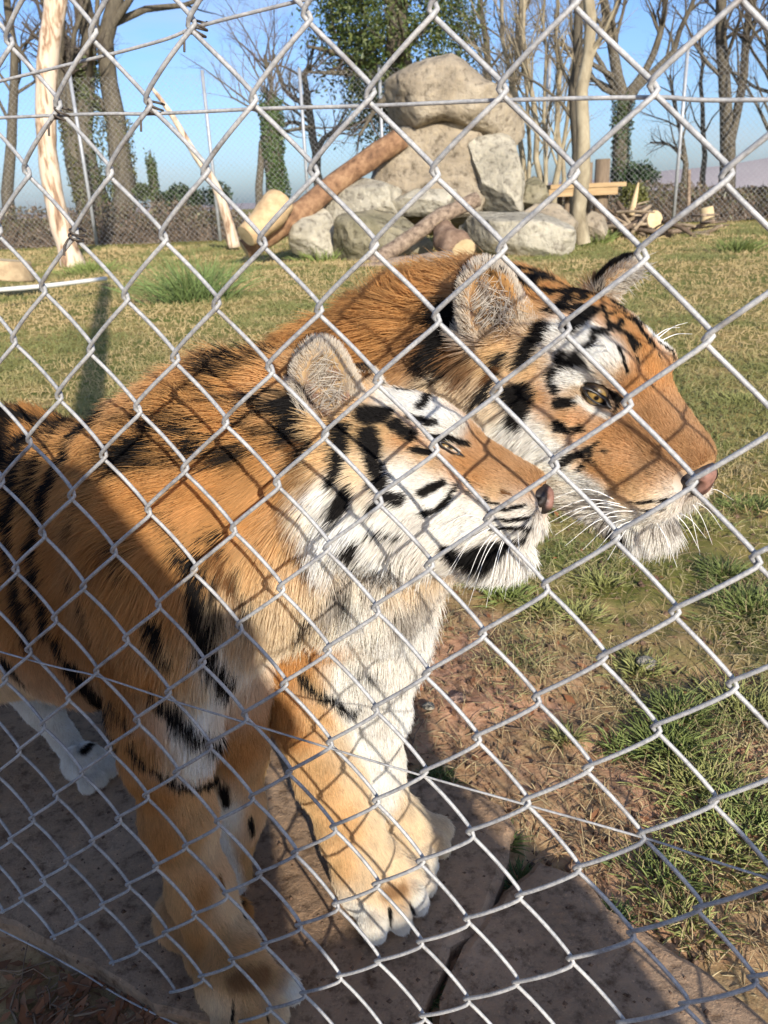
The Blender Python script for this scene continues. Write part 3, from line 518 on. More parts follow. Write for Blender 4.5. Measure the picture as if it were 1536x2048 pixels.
# ------------------------------------------------------------------ logs, stumps, dead wood
def bark_mat(name, st, sc=3, str_=.6): return mat_noise(name, st, sc, bump=str_, stretch=(2.2, 2.2, 2.2))
log_red = bark_mat('red_log', [(.3, (.10, .052, .028)), (.5, (.24, .13, .068)), (.7, (.38, .235, .125))]); log_grey = bark_mat('grey_log', [(.32, (.09, .062, .045)), (.5, (.25, .18, .125)), (.75, (.40, .31, .22))], 6, .9); cut_mat = mat_noise('cut_wood', [(.3, (.48, .35, .19)), (.7, (.66, .52, .31))], 6, bump=.2)
dead_mat = mat_noise('barkless_trunk', [(.34, (.16, .09, .055)), (.44, (.36, .24, .15)), (.52, (.60, .47, .34)), (.75, (.68, .56, .43))], 3.0, bump=.5, stretch=(2.5, 2.5, .55), distort=.6)
def log(name, pts, label, mat, cat='log', group=None, wob=.12, ends=True, seed=0):
    """pts: (px, py, dist, width px)"""
    P = np.array([W(x, y, d) for x, y, d, w in pts]); r = np.array([w * d / F_PX / 2 for x, y, d, w in pts]); n = max(12, 5 * len(pts))
    Q = spline(P, n); Rr = np.interp(np.linspace(0, 1, n), np.linspace(0, 1, len(r)), r); v, f_ = tube(Q, Rr, 14, cap=True)
    m_ = n * 14; ctr = np.repeat(Q, 14, 0); q = v[:m_] - ctr; v[:m_] = ctr + q * (1 + wob * fbm(v[:m_] / max(r.max(), .05) + seed, .7, 3))[:, None]
    root = empty(name, (Q[0][0], Q[0][1], min(Q[0][2], Q[-1][2]) - Rr[0])); tag(root, label, cat, group); inv = -np.array(root.location)
    mesh_obj('bark', v + inv, f_, mat, root)
    if ends:
        for e, s_ in ((0, -1), (-1, 1)):
            t_ = nrm(Q[e] - Q[1 if e == 0 else -2]); a = nrm(np.cross(t_, [0.1, .2, 1.])); b_ = np.cross(t_, a); an = np.linspace(0, 2 * math.pi, 14, endpoint=False)
            ring = Q[e] + t_ * .004 + Rr[e] * .93 * (np.cos(an)[:, None] * a + np.sin(an)[:, None] * b_); vv = np.r_[ring, [Q[e] + t_ * .012]]
            mesh_obj('cut_face', vv + inv, [(k, (k + 1) % 14, 14) for k in range(14)], cut_mat, root, smooth=False)
    return root
log('leaning_log', [(490, 500, 16.2, 40), (580, 440, 16.4, 42), (700, 345, 16.8, 38), (805, 275, 17.0, 38)], 'thick red-brown log leaning up onto the boulder heap', log_red, seed=1)
log('sawn_log', [(492, 472, 15.6, 44), (540, 430, 15.9, 60), (562, 405, 16.1, 56)], 'short pale sawn log end lying against the leaning log', bark_mat('peeled_log', [(.3, (.38, .25, .13)), (.6, (.56, .40, .22)), (.8, (.66, .50, .30))]), seed=2)
log('crossed_log', [(740, 530, 14.6, 26), (800, 490, 14.9, 30), (880, 435, 15.2, 30), (955, 398, 15.5, 26)], 'grey-brown log slanting across the mossy boulder', log_grey, seed=3)
log('stump_log', [(925, 505, 14.6, 60), (900, 480, 14.9, 62), (885, 455, 15.1, 40)], 'hollow dark root stump between log and pale boulder', bark_mat('dark_stump', [(.3, (.10, .06, .04)), (.55, (.22, .14, .09)), (.75, (.34, .24, .16))]), seed=4, wob=.3)
log('fallen_log', [(700, 548, 13.6, 26), (800, 532, 13.9, 34), (905, 515, 14.1, 30)], 'pinkish log on the ground in front of the boulders', log_grey, seed=5)
# peeled standing trunk at the left
log('peeled_trunk', [(146, 535, 19.0, 46), (130, 480, 19.0, 36), (108, 400, 19.0, 33), (94, 300, 19.0, 32), (92, 200, 19.0, 32), (100, 90, 19.0, 34), (112, 0, 19.0, 37), (125, -150, 19.0, 36)], 'tall peeled dead trunk with flaking bark at the left', dead_mat, 'trunk', ends=False, seed=6, wob=.10)
# split leaning sapling
log('leaning_sapling', [(468, 495, 21, 24), (455, 440, 21, 18), (430, 370, 21, 16), (385, 300, 21, 13), (350, 240, 21, 10), (315, 190, 21, 7), (298, 168, 21, 4)], 'broken leaning dead stem with peeled bark before the far post', dead_mat, 'trunk', ends=False, seed=7)
# cut stump, far left, and the white pole before it
log('tree_stump', [(10, 558, 12.6, 104), (8, 520, 12.6, 92)], 'wide sawn tree stump at the left of the field', bark_mat('stump', [(.3, (.30, .21, .12)), (.6, (.46, .34, .20)), (.8, (.58, .45, .28))]), 'stump', seed=8, wob=.08)
log('fallen_pole', [(-40, 583, 10.4, 8), (90, 572, 10.9, 8), (212, 557, 11.6, 7)], 'thin white pole lying on the grass by the stump', mat_flat('white_pole', (.72, .70, .64), .5), 'pole', seed=9, wob=.05)
log('tree_stump', [(1415, 440, 22, 26), (1412, 415, 22, 20)], 'small pale stump right of the brash heap', cut_mat, 'stump', seed=10, wob=.25)
log('log_block', [(1280, 448, 20.6, 34), (1310, 440, 20.2, 36)], 'sawn log block at the foot of the brash heap', log_grey, 'log', seed=11)
# brash heap: cut branches one by one
g_ = np.random.default_rng(71)
branch_mats = [log_grey, bark_mat('branch', [(.3, (.20, .14, .09)), (.6, (.38, .29, .19)), (.8, (.52, .42, .29))]), bark_mat('branch_dark', [(.3, (.08, .055, .04)), (.7, (.2, .14, .09))])]
for k in range(46):
    cx = g_.uniform(1215, 1320); cy = 468 - (1 - abs(cx - 1262) / 62) * g_.uniform(4, 62) if k < 36 else 468; a = g_.uniform(-.9, .9); l = g_.uniform(18, 46); d_ = g_.uniform(19.6, 21.6)
    if k >= 36: cx, cy, a, l = g_.uniform(1330, 1440), g_.uniform(430, 470), g_.uniform(-.5, .5), g_.uniform(20, 45)
    w_ = g_.uniform(3.5, 10)
    log('cut_branch', [(cx - l * math.cos(a), cy - l * math.sin(a), d_, w_), (cx, cy + g_.normal() * 3, d_ - .3, w_ * .9), (cx + l * math.cos(a), cy + l * math.sin(a), d_ + g_.normal() * .6, w_ * .6)], 'cut branch tangled in the brash heap under the platform' if k < 36 else 'loose cut branch on the grass right of the brash heap', branch_mats[k % 3], 'branch', 'branches of the brash heap' if k < 36 else 'loose branches beside the brash heap', seed=20 + k, ends=False)
log('split_branch', [(1262, 430, 20, 12), (1270, 395, 20, 9), (1277, 365, 20, 3)], 'pale split branch standing up out of the brash heap', cut_mat, 'branch', ends=False, seed=90)
log('timber_stake', [(1377, 425, 26, 7), (1378, 340, 26, 6)], 'thin brown stake before the far hedge', log_grey, 'stake', ends=False, seed=91)
# timber platform
pl = empty('timber_platform', tuple(W(1150, 440, 20)[:2]) + (SOIL,)); tag(pl, 'timber climbing platform with a plank deck on posts behind the pale tree', 'platform'); inv = -np.array(pl.location)
deck_mat = mat_noise('deck_board', [(.3, (.30, .19, .09)), (.7, (.46, .32, .17))], 2, bump=.2, stretch=(1, 1, 8)); postm = mat_noise('dark_post', [(.3, (.12, .085, .055)), (.7, (.27, .20, .13))], 3, bump=.4, stretch=(4, 4, .7))
def box(name, a, sz, mat, parent, rz=0.):
    x, y, z = np.array(sz) / 2; V = np.array([(sx * x, sy * y, sz_ * z) for sx in (-1, 1) for sy in (-1, 1) for sz_ in (-1, 1)]); c_, s_ = math.cos(rz), math.sin(rz); V[:, :2] = V[:, :2] @ np.array([[c_, s_], [-s_, c_]])
    return mesh_obj(name, V + a - np.array(parent.location), [(0, 1, 3, 2), (4, 6, 7, 5), (0, 4, 5, 1), (2, 3, 7, 6), (0, 2, 6, 4), (1, 5, 7, 3)], mat, parent, smooth=False)
dk = W(1163, 372, 20.5)
for k in range(5): box('deck_board', dk + np.array([0, -.5 + .26 * k, 0]), (1.75, .24, .09), deck_mat, pl, .1)
box('beam', dk + np.array([-.1, -.55, -.13]), (1.6, .1, .16), deck_mat, pl, .1)
for x, y0, y1, d, w_ in [(1206, 318, 440, 20.4, 26), (1178, 325, 440, 21.4, 14), (1135, 380, 440, 20.2, 10), (1120, 385, 440, 21.2, 10)]:
    P = np.array([W(x, y1, d), W(x, y0, d)]); P[0, 2] = SOIL; P[0, :2] = P[1, :2]; v, f_ = tube(np.array([P[0], P.mean(0), P[1]]), w_ * d / F_PX / 2, 10); mesh_obj('post', v + inv, f_, postm, pl)
bench = W(735, 370, 18.6); pl2 = empty('timber_shelf', (bench[0], bench[1], SOIL)); tag(pl2, 'pale timber plank shelf showing beneath the leaning log', 'shelf')
for k in range(2): box('plank', bench + np.array([0, -.2 + .3 * k, 0]), (1.1, .28, .16), deck_mat, pl2, -.1)
for s_ in (-1, 1): box('leg', np.array([bench[0] + s_ * .4, bench[1], (bench[2] + SOIL - .08) / 2]), (.14, .14, bench[2] - SOIL - .08), postm, pl2)
pinkstone = stone_mat('pink_stone', (.34, .20, .14), (.50, .32, .235), (.60, .42, .32)); brownstone = stone_mat('brown_stone', (.20, .12, .075), (.33, .21, .14), (.44, .30, .21))
# stones by the slab
for k, (x, y, w_, lab) in enumerate([(915, 1402, 34, 'pinkish stone lying in the soil beyond the paws'), (857, 1415, 22, 'smaller tan stone next to the pinkish one'), (1145, 1738, 26, 'small brown stone at the corner of the broken slab'), (1290, 1330, 40, 'flat pale stone half sunk in the soil')]):
    c = ground_at(x, y, SOIL); g_ = np.random.default_rng(k); ic = bmesh.new(); bmesh.ops.create_icosphere(ic, subdivisions=3, radius=1); V = np.array([v.co for v in ic.verts]); F = np.array([[v.index for v in f__.verts] for f__ in ic.faces]); ic.free()
    r = w_ / F_PX * np.linalg.norm(c - CAM) / 2; V = V * (1 + .22 * fbm(V + k * 3, 1.1, 3))[:, None] * np.array([1.1, .9, .55]) * r + c + [0, 0, r * .25]
    o = mesh_obj('stone', V, F, (pinkstone, palestone, brownstone, palestone)[k], loc=tuple(c)); tag(o, lab, 'stone')
log('dead_branch', [(-30, 2046, 1.02, 24), (60, 2042, 1.0, 24), (140, 2052, .97, 22)], 'grey branch lying in the leaf litter under the wire', log_grey, 'branch', ends=False, seed=95)
# ================================================================== the chain-link fence in front of the viewer
FT = np.array([-.127088, .713091, 1.100339]); FH = np.array([.0448357, -.0209777, -.0024274]); FV = np.array([-.0020938, -.0018241, -.0516222])   # a knot, half a mesh along, half a mesh down
FPOLY = [[-.0348, .0248], [-.1317, .0923], [.1234, .0308], [.1782, -.1518], [-.0408, -.1083], [.0026, -.0129], [-.1135, .1271], [.0113, .0706], [.1552, -.1109], [-.0032, -.0933], [.1029, .0033], [-.0055, .1039], [.0213, -.0141], [.0991, -.0843], [-.019, .043]]
FEXP = [(a, b_) for a in range(5) for b_ in range(5 - a)]
def lattice(c, r, dep=0.):                     # knots sag and lean a little: the mesh is not a perfect grid
    c = np.asarray(c, float); r = np.asarray(r, float)
    u = np.clip((c - 1) / 8, -1, 1); v = np.clip((r - 10) / 10, -1, 1.1)
    dc = sum(k[0] * u ** a * v ** b_ for k, (a, b_) in zip(FPOLY, FEXP)); dr = sum(k[1] * u ** a * v ** b_ for k, (a, b_) in zip(FPOLY, FEXP))
    return FT + (c + dc)[..., None] * FH + (r + dr)[..., None] * FV + np.asarray(dep, float)[..., None] * FN
m, N, L, b = mat_new('galvanised_wire')
tc = N.new('ShaderNodeTexCoord')
n1, n2 = noise(320, 4, .7), noise(38, 5, .65)
r1 = ramp(N, [(.3, (.26, .265, .27)), (.5, (.39, .39, .385)), (.7, (.50, .495, .48))]); L.new(n1.outputs['Fac'], r1.inputs[0])
r2 = ramp(N, [(.30, (.62, .55, .48)), (.42, (.82, .82, .83)), (.6, (1.12, 1.1, 1.07))]); L.new(n2.outputs['Fac'], r2.inputs[0])
mu = N.new('ShaderNodeMix'); mu.data_type = 'RGBA'; mu.blend_type = 'MULTIPLY'; mu.inputs['Factor'].default_value = 1; L.new(r1.outputs[0], mu.inputs['A']); L.new(r2.outputs[0], mu.inputs['B'])
L.new(mu.outputs['Result'], b.inputs['Base Color']); b.inputs['Metallic'].default_value = .1; b.inputs['Roughness'].default_value = .55; b.inputs['Specular IOR Level'].default_value = .4
bp = N.new('ShaderNodeBump'); bp.inputs['Strength'].default_value = .35; bp.inputs['Distance'].default_value = .0008; L.new(n1.outputs['Fac'], bp.inputs['Height']); L.new(bp.outputs[0], b.inputs['Normal'])
wire_mat = m
fence = empty('chain_link_fence', (float(FT[0]), float(FT[1]), 0)); tag(fence, 'galvanised chain-link fence with thick wire, the tigers pressed behind it', 'fence')
finv = -np.array(fence.location)
WR = .00195; AMP = .0045; SUB = 14
for jw in range(-20, 19):
    rtop = -34 + (jw % 2); r_end = int((FT[2] + FH[2] * jw) / -FV[2]) 
    nh = r_end - rtop
    ph = np.linspace(0, nh * math.pi, nh * SUB + 1); r = rtop + ph / math.pi
    # bends to the left stand at c = jw, to the right at c = jw + 1
    left_first = ((jw + rtop) % 2 == 0)
    base = np.cos(ph) if not left_first else -np.cos(ph)
    tri = 2 / math.pi * np.arcsin(np.clip(base, -1, 1) * .992) / (2 / math.pi * math.asin(.992))
    c = jw + .5 + tri * (.5 + .062)
    going = np.sin(ph) * (1 if not left_first else -1)       # > 0 on the strands that fall to the left
    dep = -AMP * np.sign(going) * np.abs(going) ** .55
    g_ = .0012 * NZ(np.stack([r * .35, np.full_like(r, jw * 1.7), 0 * r], -1), 1.)
    P = lattice(c + .02 * np.sin(r * .9 + jw), r + .03 * np.sin(jw * 2.3 + r * .4), dep + g_ + .010 * NZ(np.stack([c * .12, r * .12, 0 * r], -1), 1.))
    v, ff = tube(P, WR, 8, cap=False)
    mesh_obj('wire', v + finv, ff, wire_mat, fence)
def line_wire(cr, rad, n=60, dep=0.):
    P = spline([lattice(c, r, dep) for c, r in cr], n); v, ff = tube(P, rad, 8, cap=False); mesh_obj('line_wire', v + finv, ff, wire_mat, fence)
line_wire([(-20, 1.3), (-4.48, 1.12), (-1.0, 1.12), (1.0, 1.1), (3, 1.11), (5, 1.09), (7, 1.09), (9, 1.1), (19, 1.1)], .0014, 80, .003)
line_wire([(-20, 2.3), (-4.35, .57), (-.96, .16), (0, -.02), (1.82, -.24), (8, -1.0), (19, -2.3)], .0014, 80, .0)
line_wire([(-20, 12.4), (-6.97, 12.24), (-4, 12.1), (-2, 12.12), (0, 12.1), (4, 12.08), (8, 12.02), (10, 12.08), (19, 12.1)], .0011, 120, .0035)
line_wire([(-20, 21.55), (-9, 21.55), (-6.25, 21.7), (-3.7, 22.0), (4, 21.6), (19, 20.8)], .0012, 80, .002)
# tie wires twisted round the knots
tie_mat = mat_noise('rusty_tie', [(.3, (.05, .04, .035)), (.7, (.16, .13, .10))], 200, bump=.2, metallic=.4, rough=.6)
def tie(c, r, seed):
    g2 = np.random.default_rng(seed); ph = np.linspace(0, 2 * math.pi * 2.6, 40); ctr = lattice(c, r)
    u, w = nrm(FH), nrm(FV); P = ctr + np.cos(ph)[:, None] * nrm(u + w * .4) * .0058 + np.sin(ph)[:, None] * FN * .0075 + (np.linspace(-1, 1, 40) * .006)[:, None] * nrm(w - u * .4)
    P = np.r_[P, [P[-1] + w * .006 - FN * .006, P[-1] + w * .014 - FN * .007]]
    v, ff = tube(P, .0010, 6, cap=False); mesh_obj('tie_wire', v + finv, ff, tie_mat, fence)
tie(0, 0, 1); tie(-1, 1.06, 2); tie(-3, 1.1, 3); tie(-3, 3.0, 4)
# a tall round post on the visitors' side, just out of the picture: its shadow crosses the grass
post_mat = mat_noise('timber_post', [(.3, (.12, .085, .055)), (.7, (.26, .19, .12))], 3, bump=.4, stretch=(6, 6, .6))
pz = np.linspace(-.05, 5.5, 14); pp = np.stack([0 * pz, 0 * pz, pz], -1); v, ff = tube(pp, .085 + .004 * np.sin(pz * 3), 16)
o = mesh_obj('timber_post', v, ff, post_mat); o.location = (-.43, .40, 0); tag(o, 'tall round timber post on the near side of the wire', 'post')
# ================================================================== tigers
class Field:
    """signed distance grid that primitives are smoothly merged into"""
    def __init__(s, lo, hi, res):
        s.lo = np.array(lo, np.float32); s.res = res
        s.n = np.ceil((np.array(hi) - s.lo) / res).astype(int) + 1
        s.F = np.full(s.n, .5, np.float32)
        s.ax = [s.lo[i] + res * np.arange(s.n[i], dtype=np.float32) for i in range(3)]
    def _pts(s, lo, hi):
        a = np.clip(np.floor((np.array(lo) - s.lo) / s.res).astype(int), 0, s.n); b = np.clip(np.ceil((np.array(hi) - s.lo) / s.res).astype(int) + 1, 0, s.n)
        sl = tuple(slice(i, j) for i, j in zip(a, b))
        return sl, np.stack(np.meshgrid(*[s.ax[i][sl[i]] for i in range(3)], indexing='ij'), -1)
    def merge(s, lo, hi, fn, k, sub=False):
        m = k + .03
        sl, P = s._pts(np.array(lo) - m, np.array(hi) + m)
        if P.size == 0: return
        d = fn(P).astype(np.float32); a = s.F[sl]
        if sub:
            d = -d; h = np.maximum(k - np.abs(a - d), 0) / k; s.F[sl] = np.maximum(a, d) + h * h * k * .25
        else:
            h = np.maximum(k - np.abs(a - d), 0) / k; s.F[sl] = np.minimum(a, d) - h * h * k * .25
    def cone(s, p, r1, q, r2, k=.04, sub=False):
        p = np.asarray(p, float); q = np.asarray(q, float); v = q - p; L2 = v @ v; r = max(r1, r2)
        def fn(P):
            t = np.clip(((P - p) @ v) / L2, 0, 1)
            return np.linalg.norm(P - p - t[..., None] * v, axis=-1) - (r1 + (r2 - r1) * t)
        s.merge(np.minimum(p, q) - r, np.maximum(p, q) + r, fn, k, sub)
    def chain(s, pr, k=.04):
        for (p, r1), (q, r2) in zip(pr[:-1], pr[1:]): s.cone(p, r1, q, r2, k)
    def ell(s, c, rad, axes=np.eye(3), k=.04, sub=False):
        c = np.asarray(c, float); rad = np.asarray(rad, float); A = np.asarray(axes, float)   # columns = axes
        def fn(P):
            l = (P - c) @ A; k0 = np.linalg.norm(l / rad, axis=-1); k1 = np.linalg.norm(l / rad ** 2, axis=-1) + 1e-9
            return k0 * (k0 - 1) / k1
        e = np.sqrt(((A * rad) ** 2).sum(1)); s.merge(c - e, c + e, fn, k, sub)
    def mesh(s):
        F = s.F; S = F < 0
        c = [S[i:F.shape[0] - 1 + i, j:F.shape[1] - 1 + j, l:F.shape[2] - 1 + l] for i in (0, 1) for j in (0, 1) for l in (0, 1)]
        cnt = sum(x.astype(np.int8) for x in c); idx = np.argwhere((cnt > 0) & (cnt < 8))
        acc = np.zeros((len(idx), 3), np.float32); num = np.zeros(len(idx), np.float32)
        cor = [(i, j, l) for i in (0, 1) for j in (0, 1) for l in (0, 1)]
        val = {q: F[idx[:, 0] + q[0], idx[:, 1] + q[1], idx[:, 2] + q[2]] for q in cor}
        for q in cor:
            for ax in range(3):
                if q[ax]: continue
                w = list(q); w[ax] = 1; w = tuple(w)
                a, b = val[q], val[w]; m = (a < 0) != (b < 0); t = np.where(m, a / np.where(m, a - b, 1), 0)
                pt = np.array(q, np.float32)[None].repeat(len(idx), 0); pt[:, ax] += t
                acc += np.where(m[:, None], pt, 0); num += m
        V = s.lo + s.res * (idx + acc / num[:, None])
        vid = np.full(np.array(F.shape) - 1, -1, np.int32); vid[tuple(idx.T)] = np.arange(len(idx))
        quads = []
        for ax in range(3):
            u, w = (ax + 1) % 3, (ax + 2) % 3
            lo_ = [slice(None)] * 3; hi_ = [slice(None)] * 3; lo_[ax] = slice(0, -1); hi_[ax] = slice(1, None)
            a = S[tuple(lo_)]; b = S[tuple(hi_)]; e = np.argwhere(a != b)
            ok = (e[:, u] > 0) & (e[:, w] > 0) & (e[:, u] < F.shape[u] - 1) & (e[:, w] < F.shape[w] - 1); e = e[ok]
            def cell(du, dw):
                q = e.copy(); q[:, u] += du; q[:, w] += dw; return vid[tuple(q.T)]
            Q = np.stack([cell(-1, -1), cell(0, -1), cell(0, 0), cell(-1, 0)], -1)
            flip = ~a[tuple(e.T)]
            Q[flip] = Q[flip][:, ::-1]; quads.append(Q)
        return V.astype(np.float32), np.concatenate(quads)

def vert_normals(V, Q):
    fn = np.cross(V[Q[:, 2]] - V[Q[:, 0]], V[Q[:, 3]] - V[Q[:, 1]])
    N = np.zeros_like(V)
    for i in range(4): np.add.at(N, Q[:, i], fn)
    return nrm(N)

def rot_ypr(y, p, r):
    y, p, r = map(math.radians, (y, p, r))
    cy, sy, cp, sp, cr, sr = math.cos(y), math.sin(y), math.cos(p), math.sin(p), math.cos(r), math.sin(r)
    return np.array([[cy, -sy, 0], [sy, cy, 0], [0, 0, 1]]) @ np.array([[cp, 0, sp], [0, 1, 0], [-sp, 0, cp]]) @ np.array([[1, 0, 0], [0, cr, -sr], [0, sr, cr]])

class Head:                                    # local frame: x to the nose, y to the tiger's left, z up
    def __init__(s, pos, ypr, sc): s.pos = np.array(pos); s.R = rot_ypr(*ypr); s.s = sc
    def w(s, p): return np.asarray(p, float) * s.s @ s.R.T + s.pos
    def l(s, p): return (np.asarray(p, float) - s.pos) @ s.R / s.s
    def mirror(s, p): return s.w(s.l(p) * [1, -1, 1])
    def ell(s, f, c, r, k=.03, rot=None, sub=False):
        A = s.R if rot is None else s.R @ rot
        f.ell(s.w(c), np.array(r) * s.s, A, k * s.s, sub)
    def cone(s, f, p, r1, q, r2, k=.03): f.cone(s.w(p), r1 * s.s, s.w(q), r2 * s.s, k * s.s)

def ry(a):
    a = math.radians(a); return np.array([[math.cos(a), 0, math.sin(a)], [0, 1, 0], [-math.sin(a), 0, math.cos(a)]])

def build_head(f, H, socket=True):
    H.ell(f, (-.05, 0, .015), (.115, .092, .085), .04)                 # skull
    H.ell(f, (.030, 0, .055), (.075, .066, .050), .04, ry(20))           # forehead
    for sg in (-1, 1):
        H.ell(f, (.015, sg * .062, -.012), (.075, .043, .052), .04)     # cheek bones
        H.ell(f, (-.045, sg * .075, -.055), (.06, .045, .065), .05)     # ruffs
        H.ell(f, (.066, sg * .047, .060), (.036, .022, .018), .02)      # brow ridge
    H.cone(f, (.06, 0, .03), .045, (.17, 0, -.022), .031, .03)          # bridge of the nose
    for sg in (-1, 1):
        H.cone(f, (.055, sg * .02, .034), .034, (.168, sg * .014, -.014), .025, .02)
        H.ell(f, (.150, sg * .031, -.053), (.048, .034, .035), .020)     # whisker pads
        H.cone(f, (.10, sg * .038, -.045), .036, (.03, sg * .05, -.05), .045, .03)
        H.cone(f, (.115, sg * .018, -.098), .026, (-.0, sg * .045, -.085), .04, .03)   # jaw
    H.ell(f, (.14, 0, -.103), (.044, .036, .028), .02)                  # chin
    H.cone(f, (.178, 0, -.02), .021, (.186, 0, -.034), .016, .012)      # nose end
    for sg in (-1, 1) if socket else (): H.ell(f, (.079, sg * .058, .031), (.02, .016, .013), .014, ry(25), True)   # eye sockets

def build_ear(f, c, up, out, w, h, t):
    """a cupped ear: centre, direction to the tip, direction the cup opens to, half width, half height, depth"""
    u = nrm(up); m = nrm(np.asarray(out) - u * (np.asarray(out) @ u)); s = np.cross(u, m); A = np.stack([s, u, m], 1)
    f.ell(c, (w, h, t), A, .02)
    f.ell(np.asarray(c) + m * t * .95, (w * .84, h * .84, t * 1.15), A, .006, True)
    return A

# coat colours
O = (.585, .31, .108); DO = (.46, .225, .074); LO = (.70, .475, .235); CR = (.77, .62, .42); WH = (.87, .83, .76); BZ = (.50, .285, .125)
BK = (.012, .010, .009); GY = (.42, .38, .33); BR = (.22, .10, .035); PK = (.62, .34, .28)

class Tiger:
    def __init__(s, name, V, Q, head, bodymirror):
        s.V, s.Q, s.H = V, Q, head
        s.N = vert_normals(V, Q)
        s.bvh = BVHTree.FromPolygons(V.tolist(), Q.tolist())
        s.cp, s.strokes, s.flow, s.ears = [], [], [], []
        s.bp, s.bn = bodymirror                # point and normal of the body's own plane of symmetry
    def hit(s, x, y):
        r = nrm(ray(x, y)); h = s.bvh.ray_cast(Vector(CAM.tolist()), Vector(r.tolist()))
        if h[0] is not None: return np.array(h[0])
        best = None
        for d in np.linspace(.7, 1.6, 40):     # just off the outline: the nearest skin
            n = s.bvh.find_nearest(Vector((CAM + r * d).tolist()))
            if best is None or n[3] < best[1]: best = (np.array(n[0]), n[3])
        return best[0] if best[1] < .06 else None
    def mir(s, p):
        hl = s.H.l(p)
        if hl[0] > -.13 and abs(hl[1]) < .2 and -.2 < hl[2] < .2: return s.H.mirror(p)
        return p - 2 * s.bn * ((p - s.bp) @ s.bn)
    def colors(s, rows):
        for x, y, c in rows:
            p = s.hit(x, y)
            if p is None: continue
            s.cp.append((p, c)); s.cp.append((s.mir(p), c))
    def stroke(s, pts, w, c=BK, w2=None, soft=.25):
        P = []
        sp = spline(np.array(pts, float), max(2, 1 + int(sum(math.dist(a, b) for a, b in zip(pts[:-1], pts[1:])) / 14))) if len(pts) > 1 else np.array(pts, float)
        for i, (x, y) in enumerate(sp):
            p = s.hit(x, y)
            if p is None: continue
            t = i / max(1, len(sp) - 1); wd = w + ((w2 if w2 is not None else w) - w) * t
            fd, fl_, _ = s.flow_at(p[None]); p = p - fd[0] * fl_[0] * .38
            P.append((p, max(wd * .5 * np.linalg.norm(p - CAM) / F_PX * 1.42, .19 * fl_[0])))
        if not P: return
        for mirror in (False, True):
            s.strokes.append(([(s.mir(p) if mirror else p) for p, r in P], [r for p, r in P], c, soft))
    def flows(s, rows):
        for x, y, dx, dy, ln, lift in rows:
            p = s.hit(x, y)
            if p is None: continue
            dist = (p - CAM) @ (RC @ np.array([0, 0, 1.])); dr = nrm(RC @ np.array([dx, dy, 0.]))
            s.flow.append((p, dr, ln, lift)); pm = s.mir(p); q = s.mir(p + dr * .01); s.flow.append((pm, nrm(q - pm), ln, lift))
    def color_at(s, P, seed=0):
        P = P.astype(np.float32)
        Pn = P + np.float32(.0016) * np.stack([NZ(P + 11 * k, 110.) for k in (1, 2, 3)], -1)
        A = np.array([p for p, c in s.cp], np.float32); C = np.array([c for p, c in s.cp], np.float32)
        out = np.zeros((len(P), 3), np.float32); o0 = A.mean(0); A0 = A - o0
        for i in range(0, len(P), 60000):
            q = Pn[i:i + 60000] - o0; d2 = (q * q).sum(1)[:, None] + (A0 * A0).sum(1)[None] - 2 * q @ A0.T
            w = np.maximum(d2, 0); w += np.float32(2.2e-4); w *= w; np.reciprocal(w, out=w); out[i:i + 60000] = (w @ C) / w.sum(1)[:, None]
        order = np.argsort(Pn[:, 0]); xs = Pn[order, 0]; Ps = Pn[order]
        edge = .55 * NZ(P, 330.) + .45 * NZ(P + 5, 150.)
        for pts, rad, c, soft in s.strokes:
            p = np.array(pts); r = np.array(rad); m = r.max() * 1.6 + .006
            i0, i1 = np.searchsorted(xs, [p[:, 0].min() - m, p[:, 0].max() + m]); sub = Ps[i0:i1]; sel = order[i0:i1][(sub[:, 1] > p[:, 1].min() - m) & (sub[:, 1] < p[:, 1].max() + m) & (sub[:, 2] > p[:, 2].min() - m) & (sub[:, 2] < p[:, 2].max() + m)]
            if len(sel) == 0: continue
            q = Pn[sel]; best = np.full(len(sel), 9.)
            for a in range(max(1, len(p) - 1)):
                if len(p) == 1: dd = np.linalg.norm(q - p[0], axis=1) / r[0]
                else:
                    v = p[a + 1] - p[a]; t = np.clip(((q - p[a]) @ v) / (v @ v + 1e-12), 0, 1)
                    rr = r[a] + (r[a + 1] - r[a]) * t; dd = np.linalg.norm(q - p[a] - t[:, None] * v, axis=1) / rr + edge[sel] * np.minimum(.0026 / rr, .5)
                best = np.minimum(best, dd)
            k = np.clip((1 + soft - best) / (2 * soft), 0, 1)[:, None]; k = k * k * (3 - 2 * k)
            out[sel] = out[sel] * (1 - k) + np.array(c) * k
        return out
    def flow_at(s, P):
        A = np.array([f[0] for f in s.flow]); D = np.array([f[1] for f in s.flow]); L = np.array([[f[2], f[3]] for f in s.flow])
        A = A.astype(np.float32); o0 = A.mean(0); A0 = A - o0; P = P.astype(np.float32); DL = np.c_[D, L].astype(np.float32); r = np.zeros((len(P), 5), np.float32)
        for i in range(0, len(P), 60000):
            q = P[i:i + 60000] - o0; d2 = (q * q).sum(1)[:, None] + (A0 * A0).sum(1)[None] - 2 * q @ A0.T
            w = np.maximum(d2, 0); w += np.float32(3e-4); w *= w; np.reciprocal(w, out=w); r[i:i + 60000] = w @ DL / w.sum(1)[:, None]
        d, l = r[:, :3], r[:, 3:]
        return nrm(d), l[:, 0], l[:, 1]
